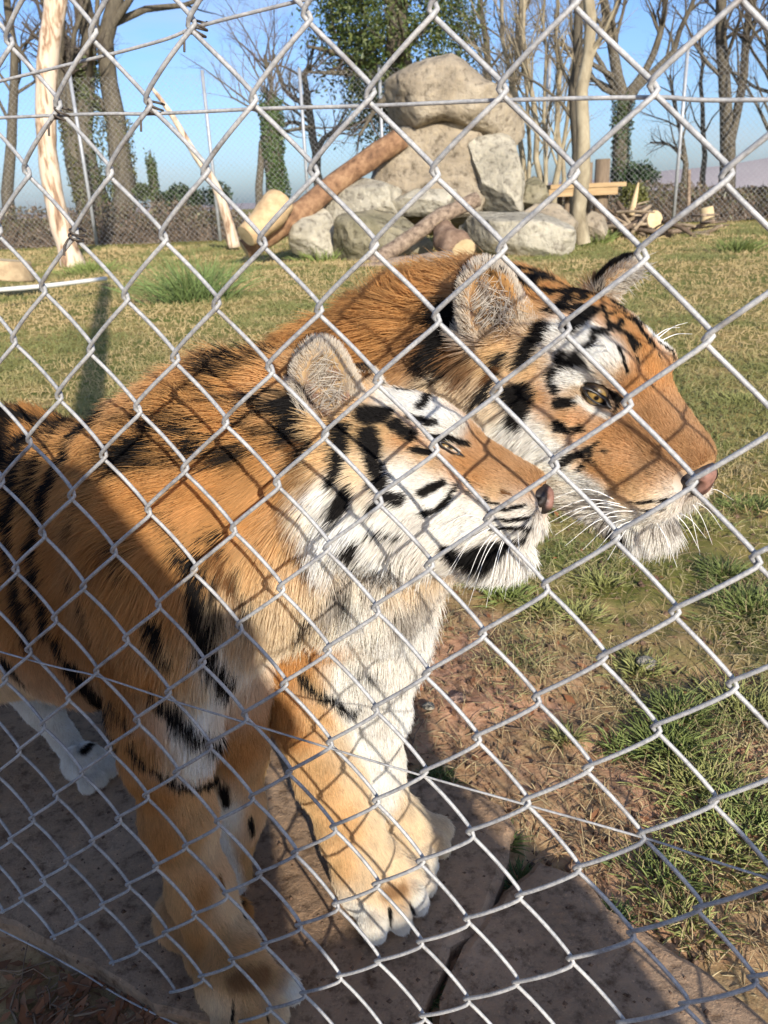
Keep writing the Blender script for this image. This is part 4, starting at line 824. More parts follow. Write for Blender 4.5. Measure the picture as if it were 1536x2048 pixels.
    def fur(s, name, parent, mat, dens=420e3, seed=1, bare=()):
        g = np.random.default_rng(seed)
        V, Q = s.V, s.Q; ctr = V[Q].mean(1)
        area = .5 * np.linalg.norm(np.cross(V[Q[:, 2]] - V[Q[:, 0]], V[Q[:, 3]] - V[Q[:, 1]]), axis=1)
        fnrm = nrm(s.N[Q].mean(1))
        _, L, _ = s.flow_at(ctr)
        D = dens * np.clip(.028 / L, .9, 3.6)                           # short hair grows denser
        view = nrm(CAM - ctr); facing = (fnrm * view).sum(1)
        cc = (ctr - CAM) @ RC; px = cc[:, 0] / cc[:, 2] * F_PX + 768; py = cc[:, 1] / cc[:, 2] * F_PX + 1024
        far = (px < -120) | (px > 1656) | (py > 2150)
        lod = np.where(facing < -.3, .15, 1.) * np.where(far, .3, 1.)
        cntf = g.poisson(area * D * lod)
        fi = np.repeat(np.arange(len(Q)), cntf); n = len(fi); a, b = g.random(n)[:, None], g.random(n)[:, None]
        q = Q[fi]
        bl = lambda X: (X[q[:, 0]] * (1 - a) + X[q[:, 1]] * a) * (1 - b) + (X[q[:, 3]] * (1 - a) + X[q[:, 2]] * a) * b
        P = bl(V).astype(np.float32); N = nrm(bl(s.N)).astype(np.float32)
        for c, r in bare:
            k = np.linalg.norm(P - c, axis=1) > r; P, N, fi = P[k], N[k], fi[k]
        n = len(P); fl, L, lift = s.flow_at(P)
        T = nrm(fl - N * (fl * N).sum(1)[:, None])
        clump = np.stack([NZ(P + 3, 70.), NZ(P + 17, 70.), NZ(P + 29, 70.)], -1) + .6 * np.stack([NZ(P + 43, 200.), NZ(P + 57, 200.), NZ(P + 69, 200.)], -1) + .5 * np.stack([NZ(P + 13, 28.), NZ(P + 23, 28.), NZ(P + 33, 28.)], -1)
        jit = g.normal(size=(n, 3))
        long_ = np.clip(L / .03, .25, 1.3)[:, None]
        D0 = nrm(T + N * (lift[:, None] * (1 + .25 * g.normal(size=(n, 1)))) + .30 * clump * long_ + .10 * jit)
        D0 = nrm(D0 + N * np.maximum(0, .12 - (D0 * N).sum(1))[:, None] * 1.2)
        L = L * np.clip(1 + .22 * g.normal(size=n), .4, 1.5) * (1 + .25 * NZ(P + 91, 40.))
        D1 = nrm(D0 + T * .45 + np.array([0, 0, -.22]) * long_ + .12 * jit[:, ::-1] * long_)
        col = s.color_at(P + N * 0)
        var = (1 + .09 * g.normal(size=n) + .12 * NZ(P + 31, 55.))[:, None]
        col = np.clip(col * np.clip(var, .5, 1.5), .006, .93)
        for ec, A, (ew, eh, et), style in s.ears:
            ix = np.where(((P - ec) ** 2).sum(1) < (1.3 * max(ew, eh)) ** 2)[0]
            if len(ix) == 0: continue
            p_, n_, j_, L1, c1, d0_, d1_ = P[ix], N[ix], jit[ix], L[ix], col[ix], D0[ix], D1[ix]; k_ = len(ix)
            l = (p_ - ec) @ A; m_ = np.abs(l[:, 2]) < et * 1.6; m_ &= (l[:, 0] / (ew * 1.12)) ** 2 + (l[:, 1] / (eh * 1.12)) ** 2 < 1; m_ &= l[:, 1] > -eh * .75
            nm = (n_ * A[:, 2]).sum(1); rr = np.sqrt((l[:, 0] / ew) ** 2 + (l[:, 1] / eh) ** 2); fade = np.clip((l[:, 1] + eh * .75) / (eh * .35), 0, 1)
            inner = m_ & (nm > .1) & (rr < .74); rim = m_ & ~inner & (nm > -.35)
            T3 = nrm(A[:, 1] + .5 * l[:, :1] / ew * A[:, 0]); u = g.random(k_); wisp = inner & (u < (.10 if style != 'white' else .3))
            Ln = np.where(inner, .0035 + .004 * u, np.where(rim, .006 + .003 * u, .010)); L1 = np.where(m_, L1 * (1 - fade) + Ln * fade, L1); L1 = np.where(wisp, .018 + .02 * g.random(k_), L1)
            pinkness = np.clip(.5 + 1.2 * NZ(p_ + 5, 60.), 0, 1)[:, None]
            pkc, gyc, deep = {'pink': (np.array((.66, .42, .34)), np.array((.62, .54, .45)), .35), 'dark': (np.array((.34, .22, .16)), np.array((.50, .42, .34)), .85), 'white': (np.array(WH) * .9, np.array(WH), .1)}[style]
            ic = (pkc * pinkness + gyc * (1 - pinkness)) * (1 - deep * np.clip(1 - rr / .9, 0, 1))[:, None]; wc = np.array((.82, .76, .66)) * (.7 + .35 * g.random((k_, 1)))
            c2 = np.where(inner[:, None], ic, np.where(rim[:, None], np.array((.80, .72, .60)) * (.85 + .2 * g.random((k_, 1))), np.array(BK) * 1.3)); c2 = np.where(wisp[:, None], wc, c2)
            ff = np.where(m_, fade, 0)[:, None]; c1 = c1 * (1 - ff) + c2 * ff
            wd = nrm(A[:, 1] * .5 - A[:, 0] * np.clip(l[:, :1] / ew, -1, 1) * .9 + A[:, 2] * .4 + .22 * j_); Dm = nrm(T3 + n_ * .35 + .12 * j_)
            d0_ = np.where(wisp[:, None], wd, np.where(m_[:, None], nrm(d0_ * (1 - ff) + Dm * ff), d0_)); d1_ = np.where(wisp[:, None], nrm(wd + .3 * j_[:, ::-1]), np.where(m_[:, None], nrm(d1_ * (1 - ff) + Dm * ff), d1_))
            L[ix], col[ix], D0[ix], D1[ix] = L1, c1, d0_, d1_
        K = 4; pts = np.zeros((n, K, 3), np.float32); ls = L[:, None]
        pts[:, 0] = P - N * .001; pts[:, 1] = P + D0 * ls * .36
        pts[:, 2] = pts[:, 1] + nrm(D0 + D1) * ls * .34; pts[:, 3] = pts[:, 2] + D1 * ls * .34
        w0 = np.clip(.00015 + .0072 * L, .00019, .00036) * np.where(lod[fi] < .5, 1.8, 1.) * (1 + .2 * g.random(n))
        rad = w0[:, None] * np.array([1., .95, .7, .12])[None]
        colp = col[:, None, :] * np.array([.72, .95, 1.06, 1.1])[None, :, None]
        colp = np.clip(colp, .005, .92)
        cu = bpy.data.hair_curves.new(name); cu.add_curves([K] * n)
        cu.attributes['position'].data.foreach_set('vector', pts.ravel())
        ra = cu.attributes.get('radius') or cu.attributes.new('radius', 'FLOAT', 'POINT'); ra.data.foreach_set('value', rad.astype(np.float32).ravel())
        ca = cu.attributes.new('Col', 'FLOAT_COLOR', 'POINT')
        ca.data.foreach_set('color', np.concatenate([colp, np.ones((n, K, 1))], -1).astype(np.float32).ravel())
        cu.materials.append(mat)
        o = bpy.data.objects.new(name, cu); link(o, parent)
        print(name, 'strands', n)
        return o

fur_mat = mat_attr('tiger_fur', rough=.6, spec=.2)
_n, _l = fur_mat.node_tree.nodes, fur_mat.node_tree.links
_t = _n.new('ShaderNodeBsdfTranslucent'); _mx = _n.new('ShaderNodeMixShader'); _mx.inputs[0].default_value = .42
_l.new(_n['Attribute'].outputs['Color'], _t.inputs['Color']); _l.new(_n['Principled BSDF'].outputs[0], _mx.inputs[1]); _l.new(_t.outputs[0], _mx.inputs[2]); _l.new(_mx.outputs[0], _n['Material Output'].inputs['Surface'])
skin_mat = mat_attr('tiger_skin', rough=.8, spec=.1)
B = behind
# ------------------------------------------------------------------ the near tiger
HN = Head((.019, .843, .686), (-18.5, -2.2, -22.6), .82)
def shrink(H, s2):                             # a smaller skull about the same right eye
    e = np.array((.0735, -.0525, .032)); H.pos = H.w(e) - e * s2 @ H.R.T; H.s = s2; return H
shrink(HN, .785)
f = Field((-1.45, .55, -.03), (.32, 1.75, 1.0), .0058)
build_head(f, HN, False)
f.chain([(B(640, 885, .22), .086), (B(520, 935, .22), .115), (B(400, 1010, .22), .138), (B(220, 1070, .235), .13), (B(40, 1020, .26), .135), (B(-160, 965, .30), .15), (B(-330, 965, .34), .155)], .06)
f.chain([(B(470, 1120, .20), .098), (B(380, 1160, .20), .12), (B(200, 1220, .225), .118), (B(20, 1230, .25), .112), (B(-200, 1160, .3), .11)], .07)
f.chain([(B(640, 960, .21), .072), (B(590, 1090, .2), .068), (B(500, 1150, .19), .07)], .05)
f.chain([(B(730, 1040, .21), .05), (B(660, 1110, .2), .052), (B(560, 1150, .19), .055)], .04)
# right fore leg (nearest the wire)
f.chain([(B(330, 1060, .13), .085), (B(325, 1200, .12), .076), (B(335, 1400, .11), .056), (B(335, 1500, .10), .046), (B(358, 1640, .095), .037), (B(402, 1780, .09), .032), (B(445, 1890, .08), .031), (B(478, 1970, .07), .034)], .04)
PWN = ground_at(492, 2018)
# left fore leg
f.chain([(B(430, 1330, .23), .08), (B(462, 1500, .23), .046), (B(470, 1620, .22), .036), (B(446, 1760, .21), .031), (B(425, 1840, .2), .030)], .03)
# hind legs
f.chain([(B(-250, 1050, .24), .11), (B(-220, 1330, .22), .085), (B(-330, 1500, .2), .05), (B(-250, 1720, .18), .04)], .04)
f.chain([(B(-150, 1200, .40), .10), (B(-20, 1300, .38), .048), (B(85, 1415, .36), .025), (B(160, 1520, .34), .021)], .03)
def paw(f, c, fwd, r, spread=1.):
    """a broad cat's paw: heel pad and four toes in an arc"""
    fwd = nrm(np.array([fwd[0], fwd[1], 0.])); sd_ = np.array([-fwd[1], fwd[0], 0.])
    c = np.array([c[0], c[1], 0.]); up = np.array([0, 0, 1.])
    f.ell(c + up * r * .82 - fwd * r * .45, (r * .9, r * .92, r * .82), np.stack([fwd, sd_, up], 1), .02)
    for i, a in enumerate((-.80, -.28, .28, .80)):
        l = 1.0 if abs(a) < .5 else .70; ax = nrm(fwd + sd_ * a * .25); sx = np.array([-ax[1], ax[0], 0.])
        f.cone(c + sd_ * a * r * .75 + up * r * .78, r * .26, c + ax * r * (.62 * l + .05) + sd_ * a * r * .98 * spread + up * r * .52, r * .28, .014)
        f.ell(c + ax * r * (.78 * l + .05) + sd_ * a * r * 1.02 * spread + up * r * .40, (r * .36, r * .27, r * .36), np.stack([ax, sx, up], 1), .008)
FW = nrm(np.array([.905, -.421, 0]))
paw(f, PWN, FW + np.array([0, -.55, 0]), .050)
g0 = ground_at(410, 1880); paw(f, g0, FW, .048)
g1 = ground_at(185, 1552); paw(f, g1, FW, .036)
g2 = B(-230, 1800, .17); paw(f, g2, FW, .05)
# tail
f.chain([(B(-430, 940, .36), .05), (B(-560, 1100, .4), .03), (B(-600, 1350, .42), .026)], .04)
earNc = B(647, 774, .175); earN_up = B(632, 690, .16) - B(655, 850, .18); earN_out = nrm(CAM - earNc) + np.array([.25, 0, -.05])
earN_A = build_ear(f, earNc, earN_up, earN_out, .033, .053, .022)
f.cone(B(662, 835, .19), .03, B(655, 810, .195), .028, .02)
earN2_A = build_ear(f, HN.mirror(earNc), HN.w(HN.l(HN.pos + earN_up) * [1, -1, 1]) - HN.pos, HN.w(HN.l(HN.pos + earN_out) * [1, -1, 1]) - HN.pos, .038, .045, .022)
Vn, Qn = f.mesh()
TN = Tiger('near', Vn, Qn, HN, (B(300, 1000, .225), nrm(np.array([.421, .906, 0]))))
del f

# ------------------------------------------------------------------ the big tiger beyond it
HB = shrink(Head((.228, .972, .748), (-50, 14, -1.7), 1.06), .995)
f = Field((-.95, .6, -.03), (.58, 2.65, 1.0), .0058)
build_head(f, HB)
f.chain([(B(970, 715, .46), .115), (B(860, 775, .48), .132), (B(720, 855, .52), .148), (B(600, 890, .66), .155), (B(500, 880, .9), .15), (B(430, 860, 1.15), .15), (B(392, 860, 1.38), .155)], .06)
f.chain([(B(865, 860, .42), .095), (B(785, 980, .42), .11), (B(690, 1060, .44), .13), (B(570, 1060, .62), .14), (B(480, 1000, .95), .12), (B(420, 960, 1.2), .11)], .06)
f.chain([(B(755, 1080, .37), .085), (B(752, 1190, .34), .066)], .05)
f.chain([(B(660, 1000, .40), .11), (B(645, 1180, .36), .095), (B(622, 1330, .33), .064), (B(630, 1430, .31), .052), (B(662, 1550, .285), .043), (B(700, 1660, .265), .037), (B(735, 1740, .255), .036), (B(752, 1785, .25), .038)], .035)
f.chain([(B(762, 1150, .38), .072), (B(758, 1300, .375), .055), (B(752, 1420, .37), .041), (B(756, 1530, .365), .033), (B(780, 1630, .36), .033), (B(802, 1670, .36), .034)], .025)
paw(f, ground_at(765, 1806), FW + np.array([-.1, -.35, 0]), .056)
paw(f, ground_at(815, 1705), FW + np.array([.1, -.25, 0]), .054)
rump = B(392, 860, 1.38)
for sg in (-1, 1):
    q = rump + np.array([.085 * sg, .06 * sg, -.05]); kn = q + np.array([.02, -.08, -.28]); hk = q + np.array([-.08, .10, -.46]); ft = np.array([q[0] - .03 + .05 * sg, q[1] - .02 * sg, 0.])
    f.chain([(q, .12), (kn, .085), (hk, .045), (ft + [0, 0, .05], .038)], .04); paw(f, ft, np.array([.6, -.8, 0]), .052)
f.chain([(rump + np.array([-.03, .12, .04]), .05), (rump + np.array([-.1, .3, -.2]), .03), (rump + np.array([-.1, .36, -.5]), .026)], .04)
earBc = B(978, 616, .335); earB_up = B(955, 530, .33) - B(985, 690, .35); earB_out = nrm(CAM - earBc) + np.array([.45, -.1, -.1])
earB_A = build_ear(f, earBc, earB_up, earB_out, .038, .055, .024)
f.cone(B(985, 660, .36), .035, B(990, 640, .37), .03, .02)
earLc = B(1228, 566, .50); earL_up = B(1290, 520, .5) - B(1205, 600, .5); earL_out = np.array([.75, -.65, 0.])
earL_A = build_ear(f, earLc, earL_up, earL_out, .026, .038, .02)
Vb, Qb = f.mesh()
TB = Tiger('big', Vb, Qb, HB, (B(720, 850, .52), nrm(np.array([.85, .52, 0]))))
del f

TN.ears = [(earNc, earN_A, (.033, .053, .022), 'pink'), (HN.mirror(earNc), earN2_A, (.038, .045, .022), 'pink')]
TB.ears = [(earBc, earB_A, (.038, .055, .024), 'dark'), (earLc, earL_A, (.026, .038, .02), 'white')]
TN.colors([(760, 765, LO), (800, 800, WH), (850, 815, WH), (885, 845, WH), (905, 862, WH), (700, 800, LO), (720, 870, LO), (780, 860, LO), (830, 880, O), (960, 880, BZ), (1000, 910, BZ), (1050, 950, BZ), (1080, 968, BZ),
    (930, 930, O), (960, 965, O), (990, 990, LO), (860, 930, LO), (800, 930, CR), (720, 930, CR), (850, 960, WH), (880, 1000, WH), (780, 1040, WH), (820, 1060, WH), (900, 1040, WH), (950, 1030, WH), (1000, 1040, WH), (1050, 1040, WH), (1000, 1150, WH), (960, 1150, WH), (1040, 1120, WH), (1070, 1060, WH),
    (720, 1040, WH), (680, 870, LO), (650, 920, LO), (640, 970, CR), (650, 1040, WH), (690, 1080, WH), (740, 1090, WH), (700, 1180, WH), (640, 1170, CR), (600, 1210, CR), (760, 1170, WH), (600, 1050, LO), (590, 960, O), (560, 900, O), (500, 880, O), (540, 1010, O), (450, 960, O), (470, 1060, O), (520, 1110, LO), (560, 1160, CR), (500, 1180, CR), (440, 1200, CR), (400, 1100, O),
    (400, 840, O), (480, 780, O), (540, 740, O), (330, 900, O), (330, 1000, O), (250, 1000, O), (180, 950, O), (200, 1100, DO), (100, 950, O), (100, 1100, DO), (20, 1050, DO), (20, 1200, DO), (130, 1200, DO), (250, 1200, O), (300, 1130, O), (350, 1200, O), (390, 1280, LO), (430, 1300, CR), (470, 1320, WH), (430, 1370, WH), (390, 1360, CR), (350, 1330, LO), (300, 1340, O), (200, 1300, DO), (240, 1380, DO), (380, 1440, WH), (400, 1500, WH), (340, 1490, CR), (300, 1480, O), (260, 1480, O), (420, 1580, CR), (380, 1580, LO), (320, 1580, O), (280, 1580, O), (420, 1680, CR), (380, 1680, LO), (330, 1680, O), (360, 1780, LO), (400, 1790, O), (440, 1790, CR), (470, 1820, CR), (430, 1880, LO), (480, 1900, LO), (520, 1890, CR), (400, 1880, O), (500, 1950, LO), (540, 1950, LO), (460, 1950, LO), (430, 2010, CR), (500, 2030, LO), (560, 2010, CR), (580, 1980, WH), (480, 1500, O), (520, 1540, LO), (500, 1620, LO), (470, 1620, WH), (510, 1720, LO), (490, 1800, O),
    (60, 1390, WH), (100, 1420, WH), (150, 1480, WH), (190, 1540, WH), (20, 1370, CR), (0, 800, DO), (100, 850, DO), (-100, 900, O), (-100, 1100, O), (-100, 1300, CR), (-250, 1000, O)])
TB.colors([(1000, 720, LO), (950, 760, CR), (900, 790, CR), (940, 800, CR), (1000, 520, O), (1050, 560, O), (1100, 590, O), (1150, 640, O), (1060, 640, LO), (1040, 600, O), (1200, 600, O), (1250, 640, O), (1290, 690, O), (1310, 740, O), (1180, 680, WH), (1140, 660, WH), (1135, 690, WH), (1210, 700, WH), (1220, 740, LO), (1180, 755, WH), (1130, 760, WH), (1080, 740, LO), (1090, 790, O), (1140, 830, O), (1180, 840, O), (1190, 818, WH), (1160, 800, CR), (1060, 850, WH), (1030, 870, WH), (1070, 890, WH), (1110, 880, CR), (1120, 910, WH), (1000, 830, CR), (980, 850, WH), (1270, 780, O),
    (1300, 850, BZ), (1360, 900, BZ), (1400, 940, BZ), (1320, 900, BZ), (1250, 870, BZ), (1220, 870, O), (1200, 940, O), (1250, 960, O), (1300, 960, BZ), (1230, 990, LO), (1280, 990, LO), (1310, 1000, CR), (1340, 1000, WH), (1380, 1010, WH), (1300, 1030, WH), (1250, 1030, WH), (1200, 1010, WH), (1160, 980, WH), (1150, 950, CR), (1330, 1070, WH), (1290, 1100, WH), (1350, 1090, WH), (1250, 1090, WH),
    (800, 680, O), (750, 640, DO), (700, 700, O), (700, 620, O), (850, 620, O), (840, 560, O), (620, 680, O), (520, 720, O), (350, 750, DO), (880, 680, BR), (930, 700, BR), (700, 800, O), (600, 900, O), (800, 900, O), (850, 950, CR), (830, 1050, CR),
    (570, 1310, O), (565, 1400, O), (590, 1460, O), (620, 1300, O), (640, 1330, LO), (690, 1330, WH), (760, 1260, WH), (830, 1250, WH), (740, 1360, WH), (780, 1380, WH), (690, 1380, WH), (640, 1420, LO), (680, 1460, CR), (610, 1520, LO), (650, 1560, LO), (700, 1540, CR), (640, 1620, LO), (690, 1640, LO), (740, 1620, CR), (680, 1720, LO), (740, 1710, CR), (780, 1720, CR), (770, 1560, WH), (790, 1450, WH), (790, 1620, CR), (790, 1780, LO), (740, 1780, CR), (720, 1820, WH), (780, 1850, WH), (840, 1810, WH), (830, 1660, CR), (870, 1700, CR), (885, 1730, WH)])
TN.flows([(1050, 950, -1, -.55, .006, .35), (960, 890, -1, -.6, .007, .35), (1000, 1040, -1, .1, .008, .4), (1010, 1140, -.5, 1, .022, .6), (1050, 1110, .2, 1, .018, .6), (850, 960, -1, .1, .008, .3), (900, 1050, -1, .5, .010, .4), (800, 800, -1, -.5, .008, .3), (740, 900, -1, .1, .009, .3), (700, 1000, -.8, .8, .018, .4), (650, 1050, -.5, 1, .042, .45), (760, 1060, -.7, .8, .016, .35),
    (700, 1160, -.1, 1, .045, .4), (600, 1170, -.2, 1, .045, .45), (780, 1120, 0, 1, .035, .4), (600, 950, -1, .6, .04, .5), (620, 870, -1, .2, .025, .5), (500, 850, -1, -.1, .042, .6), (400, 850, -1, -.25, .042, .65), (300, 860, -1, -.2, .036, .55), (450, 980, -1, .35, .04, .5), (300, 1000, -1, .25, .032, .4), (150, 1000, -1, .35, .028, .35), (50, 1050, -1, .5, .028, .35), (200, 1200, -.6, 1, .026, .35), (350, 1180, -.4, 1, .028, .4), (480, 1200, -.1, 1, .04, .45), (450, 1300, 0, 1, .035, .4), (330, 1400, -.1, 1, .022, .35), (390, 1470, 0, 1, .028, .4), (300, 1600, .1, 1, .013, .3), (400, 1600, .3, 1, .013, .3), (380, 1750, .4, 1, .011, .3), (450, 1880, .4, 1, .011, .35), (500, 1985, .3, 1, .009, .3), (460, 2020, .2, 1, .009, .3), (550, 2010, .4, 1, .009, .3), (500, 1600, 0, 1, .012, .3), (60, 1370, .2, 1, .018, .35), (120, 1450, .2, 1, .010, .3), (180, 1520, .3, 1, .012, .3), (100, 870, -1, 0, .03, .4), (-100, 1000, -1, .3, .03, .35), (-250, 1200, -.3, 1, .025, .3)])
TB.flows([(1380, 930, -1, -.7, .006, .35), (1300, 850, -.8, -1, .007, .35), (1270, 720, -.6, -1, .007, .3), (1200, 630, -1, -.5, .009, .3), (1080, 560, -1, -.1, .011, .3), (1180, 690, -.8, -.7, .009, .35), (1230, 940, -1, -.1, .008, .35), (1310, 1020, -1, .2, .008, .4), (1300, 1100, -.3, 1, .026, .65), (1360, 1080, .3, 1, .022, .6), (1100, 830, -1, .1, .010, .3), (1040, 760, -1, .3, .014, .3), (1050, 880, -.8, .7, .020, .4), (960, 790, -.9, .6, .034, .4), (1150, 960, -1, .3, .012, .35), (880, 720, -1, .2, .045, .45), (750, 660, -1, 0, .048, .5), (850, 560, -1, -.2, .045, .55), (980, 510, -1, -.5, .038, .6), (600, 680, -1, -.1, .045, .5), (400, 760, -1, 0, .035, .4), (700, 850, -1, .3, .045, .4), (820, 1000, -.3, 1, .045, .4), (780, 1180, 0, 1, .04, .4), (830, 1200, .2, 1, .04, .45), (690, 1300, 0, 1, .03, .4), (760, 1380, .1, 1, .022, .35), (580, 1380, 0, 1, .018, .3), (640, 1500, .2, 1, .013, .28), (700, 1650, .4, 1, .011, .3), (780, 1560, .1, 1, .012, .3), (780, 1810, .4, 1, .010, .3), (830, 1830, .4, 1, .009, .3), (730, 1840, .3, 1, .009, .3), (860, 1700, .5, 1, .009, .3), (0, 950, -1, .3, .03, .35)])
for pts, w in [([(1128, 668), (1180, 682), (1215, 712)], 46), ([(1020, 862), (1060, 872), (1105, 900)], 44), ([(1120, 758), (1175, 752)], 24), ([(1130, 940), (1190, 975), (1240, 1018)], 34)]: TB.stroke(pts, w, WH, None, .5)
TB.stroke([(705, 1325), (722, 1430), (742, 1530), (765, 1600)], 74, WH, 40, .6)
for pts, w in [([(790, 790), (850, 815), (895, 850)], 44), ([(800, 960), (870, 1010), (940, 1040)], 60), ([(650, 1000), (670, 1060), (700, 1110)], 50), ([(420, 1290), (440, 1340), (420, 1400)], 50), ([(380, 1450), (400, 1510)], 46), ([(425, 1590), (450, 1690), (475, 1780)], 22)]: TN.stroke(pts, w, WH, None, .6)
# --- markings of the near tiger, and crease shade painted between its toes
for pts, w, w2 in [([(738, 832), (772, 835)], 34, 32), ([(797, 853), (824, 871)], 20, 22), ([(826, 835), (872, 846)], 13, 11), ([(846, 815), (868, 798)], 18, 14), ([(806, 778), (830, 778)], 16, 14), ([(772, 756), (788, 760)], 16, 12),
    ([(742, 872), (752, 915), (765, 960), (776, 990)], 36, 14), ([(690, 862), (684, 905), (676, 960)], 24, 20), ([(692, 985), (684, 1012), (672, 1022)], 24, 24), ([(748, 1010), (775, 992), (804, 998)], 8, 18), ([(848, 983), (868, 972), (892, 966)], 16, 8), ([(877, 1016), (895, 1000), (915, 975)], 10, 8), ([(852, 1026), (862, 1020)], 10, 8), ([(838, 902), (862, 910)], 14, 12),
    ([(743, 1055), (800, 1066)], 6, 5), ([(704, 1085), (702, 1130)], 30, 20), ([(777, 1102), (784, 1124)], 14, 10), ([(977, 997)], 8, 8), ([(911, 943)], 5, 5), ([(940, 962), (945, 985)], 7, 5), ([(986, 1024), (1052, 1014)], 5, 4), ([(985, 1040), (1056, 1036)], 6, 5), ([(985, 1055), (1058, 1052)], 6, 5), ([(960, 1000), (1000, 1012)], 5, 4),
    ([(895, 1098), (930, 1116), (965, 1114)], 20, 32), ([(965, 1112), (1000, 1090), (1050, 1068)], 32, 10),
    ([(578, 800), (590, 860), (612, 905)], 46, 36), ([(560, 800), (540, 790)], 10, 6), ([(525, 805), (545, 825)], 16, 12), ([(490, 702), (470, 760)], 14, 14), ([(448, 740), (440, 765)], 14, 10), ([(383, 828), (425, 852)], 22, 14), ([(300, 840), (345, 862)], 28, 20), ([(360, 858), (440, 888)], 26, 12), ([(250, 922), (290, 905), (335, 872)], 40, 30), ([(400, 905), (440, 890)], 14, 8),
    ([(225, 840), (165, 880), (130, 955)], 36, 34), ([(122, 955), (100, 1025), (82, 1090)], 32, 28), ([(80, 1090), (90, 1180), (108, 1250)], 28, 24), ([(60, 890), (45, 985), (30, 1060)], 36, 28), ([(0, 870), (5, 960), (-10, 1050)], 32, 28), ([(108, 1250), (150, 1330), (195, 1410)], 24, 20), ([(150, 1318), (205, 1400), (235, 1480)], 20, 18), ([(60, 1200), (72, 1240)], 12, 10), ([(40, 790), (110, 830)], 26, 20), ([(-10, 770), (30, 800)], 26, 22), ([(-60, 900), (-70, 1000), (-90, 1100)], 26, 20), ([(-130, 880), (-150, 1000), (-160, 1120)], 26, 20), ([(-220, 880), (-240, 1000), (-240, 1150)], 26, 20), ([(-320, 880), (-340, 1000), (-330, 1150)], 26, 20),
    ([(388, 1100), (396, 1185), (404, 1245), (422, 1305), (458, 1358)], 26, 34), ([(445, 1075), (460, 1130)], 24, 14), ([(553, 1212), (562, 1240)], 10, 8), ([(517, 1180), (526, 1204)], 10, 8), ([(308, 1235), (338, 1320)], 24, 14), ([(330, 1405), (365, 1440), (425, 1478)], 20, 16), ([(268, 1485), (310, 1525), (345, 1553), (400, 1561), (432, 1550)], 16, 12), ([(300, 1375), (328, 1400)], 12, 12),
    ([(480, 1805), (482, 1832)], 8, 6), ([(445, 1568), (453, 1602)], 18, 10), ([(499, 1638), (503, 1662)], 9, 7), ([(20, 1320), (40, 1345)], 36, 20), ([(168, 1480), (176, 1490)], 12, 10), ([(464, 2000), (461, 2046)], 4, 5), ([(530, 2016), (538, 2048)], 4, 5)]:  # last two strokes: painted shade in the toe clefts
    TN.stroke(pts, w, BK, w2)
for pts, w, w2 in [([(140, 850), (95, 930), (70, 1010)], 18, 16), ([(230, 900), (215, 960), (190, 1010)], 16, 8), ([(20, 830), (15, 900)], 22, 20), ([(175, 985), (150, 1080), (155, 1160)], 20, 14), ([(30, 1090), (45, 1180), (65, 1270)], 26, 22), ([(170, 1180), (190, 1260), (215, 1330)], 12, 10), ([(350, 1040), (372, 1100)], 12, 8), ([(425, 1120), (432, 1180), (440, 1240)], 14, 12), ([(480, 1140), (490, 1210), (500, 1260)], 10, 9), ([(620, 1190), (640, 1250)], 10, 8), ([(690, 1120), (680, 1180)], 12, 9), ([(740, 1150), (760, 1210)], 14, 10), ([(230, 1400), (270, 1440)], 12, 10), ([(250, 1080), (255, 1140)], 10, 6), ([(330, 815), (380, 800)], 14, 10), ([(255, 850), (300, 880)], 22, 14), ([(440, 800), (480, 815)], 16, 10), ([(500, 850), (540, 870)], 12, 8), ([(190, 900), (175, 960)], 16, 10), ([(470, 905), (510, 900)], 8, 6), ([(300, 935), (360, 915)], 20, 10)]:
    TN.stroke(pts, w, (.02, .014, .010), w2, .5)
TN.stroke([(560, 712), (500, 748), (440, 768), (360, 803), (290, 828)], 12, (.05, .03, .015), 14, .8)
TN.stroke([(600, 905), (585, 960), (600, 1020)], 20, (.10, .055, .02), 10, .8)
for pts, w, c in [([(440, 1090), (470, 1150), (480, 1200)], 16, BR), ([(660, 1150), (668, 1210)], 10, GY), ([(710, 1205), (732, 1245)], 20, (.1, .09, .08)), ([(790, 1160), (850, 1165)], 26, (.12, .11, .1)), ([(475, 1958), (525, 1948)], 26, (.34, .19, .085)), ([(435, 1745), (442, 1775)], 7, BR), ([(1010, 985), (1020, 990)], 6, BR), ([(731, 752), (735, 765)], 14, BR), ([(320, 950), (300, 1000)], 12, DO), ([(600, 900), (630, 990)], 18, BR), ([(500, 1240), (520, 1300)], 10, GY)]:
    TN.stroke(pts, w, c, None, .6)
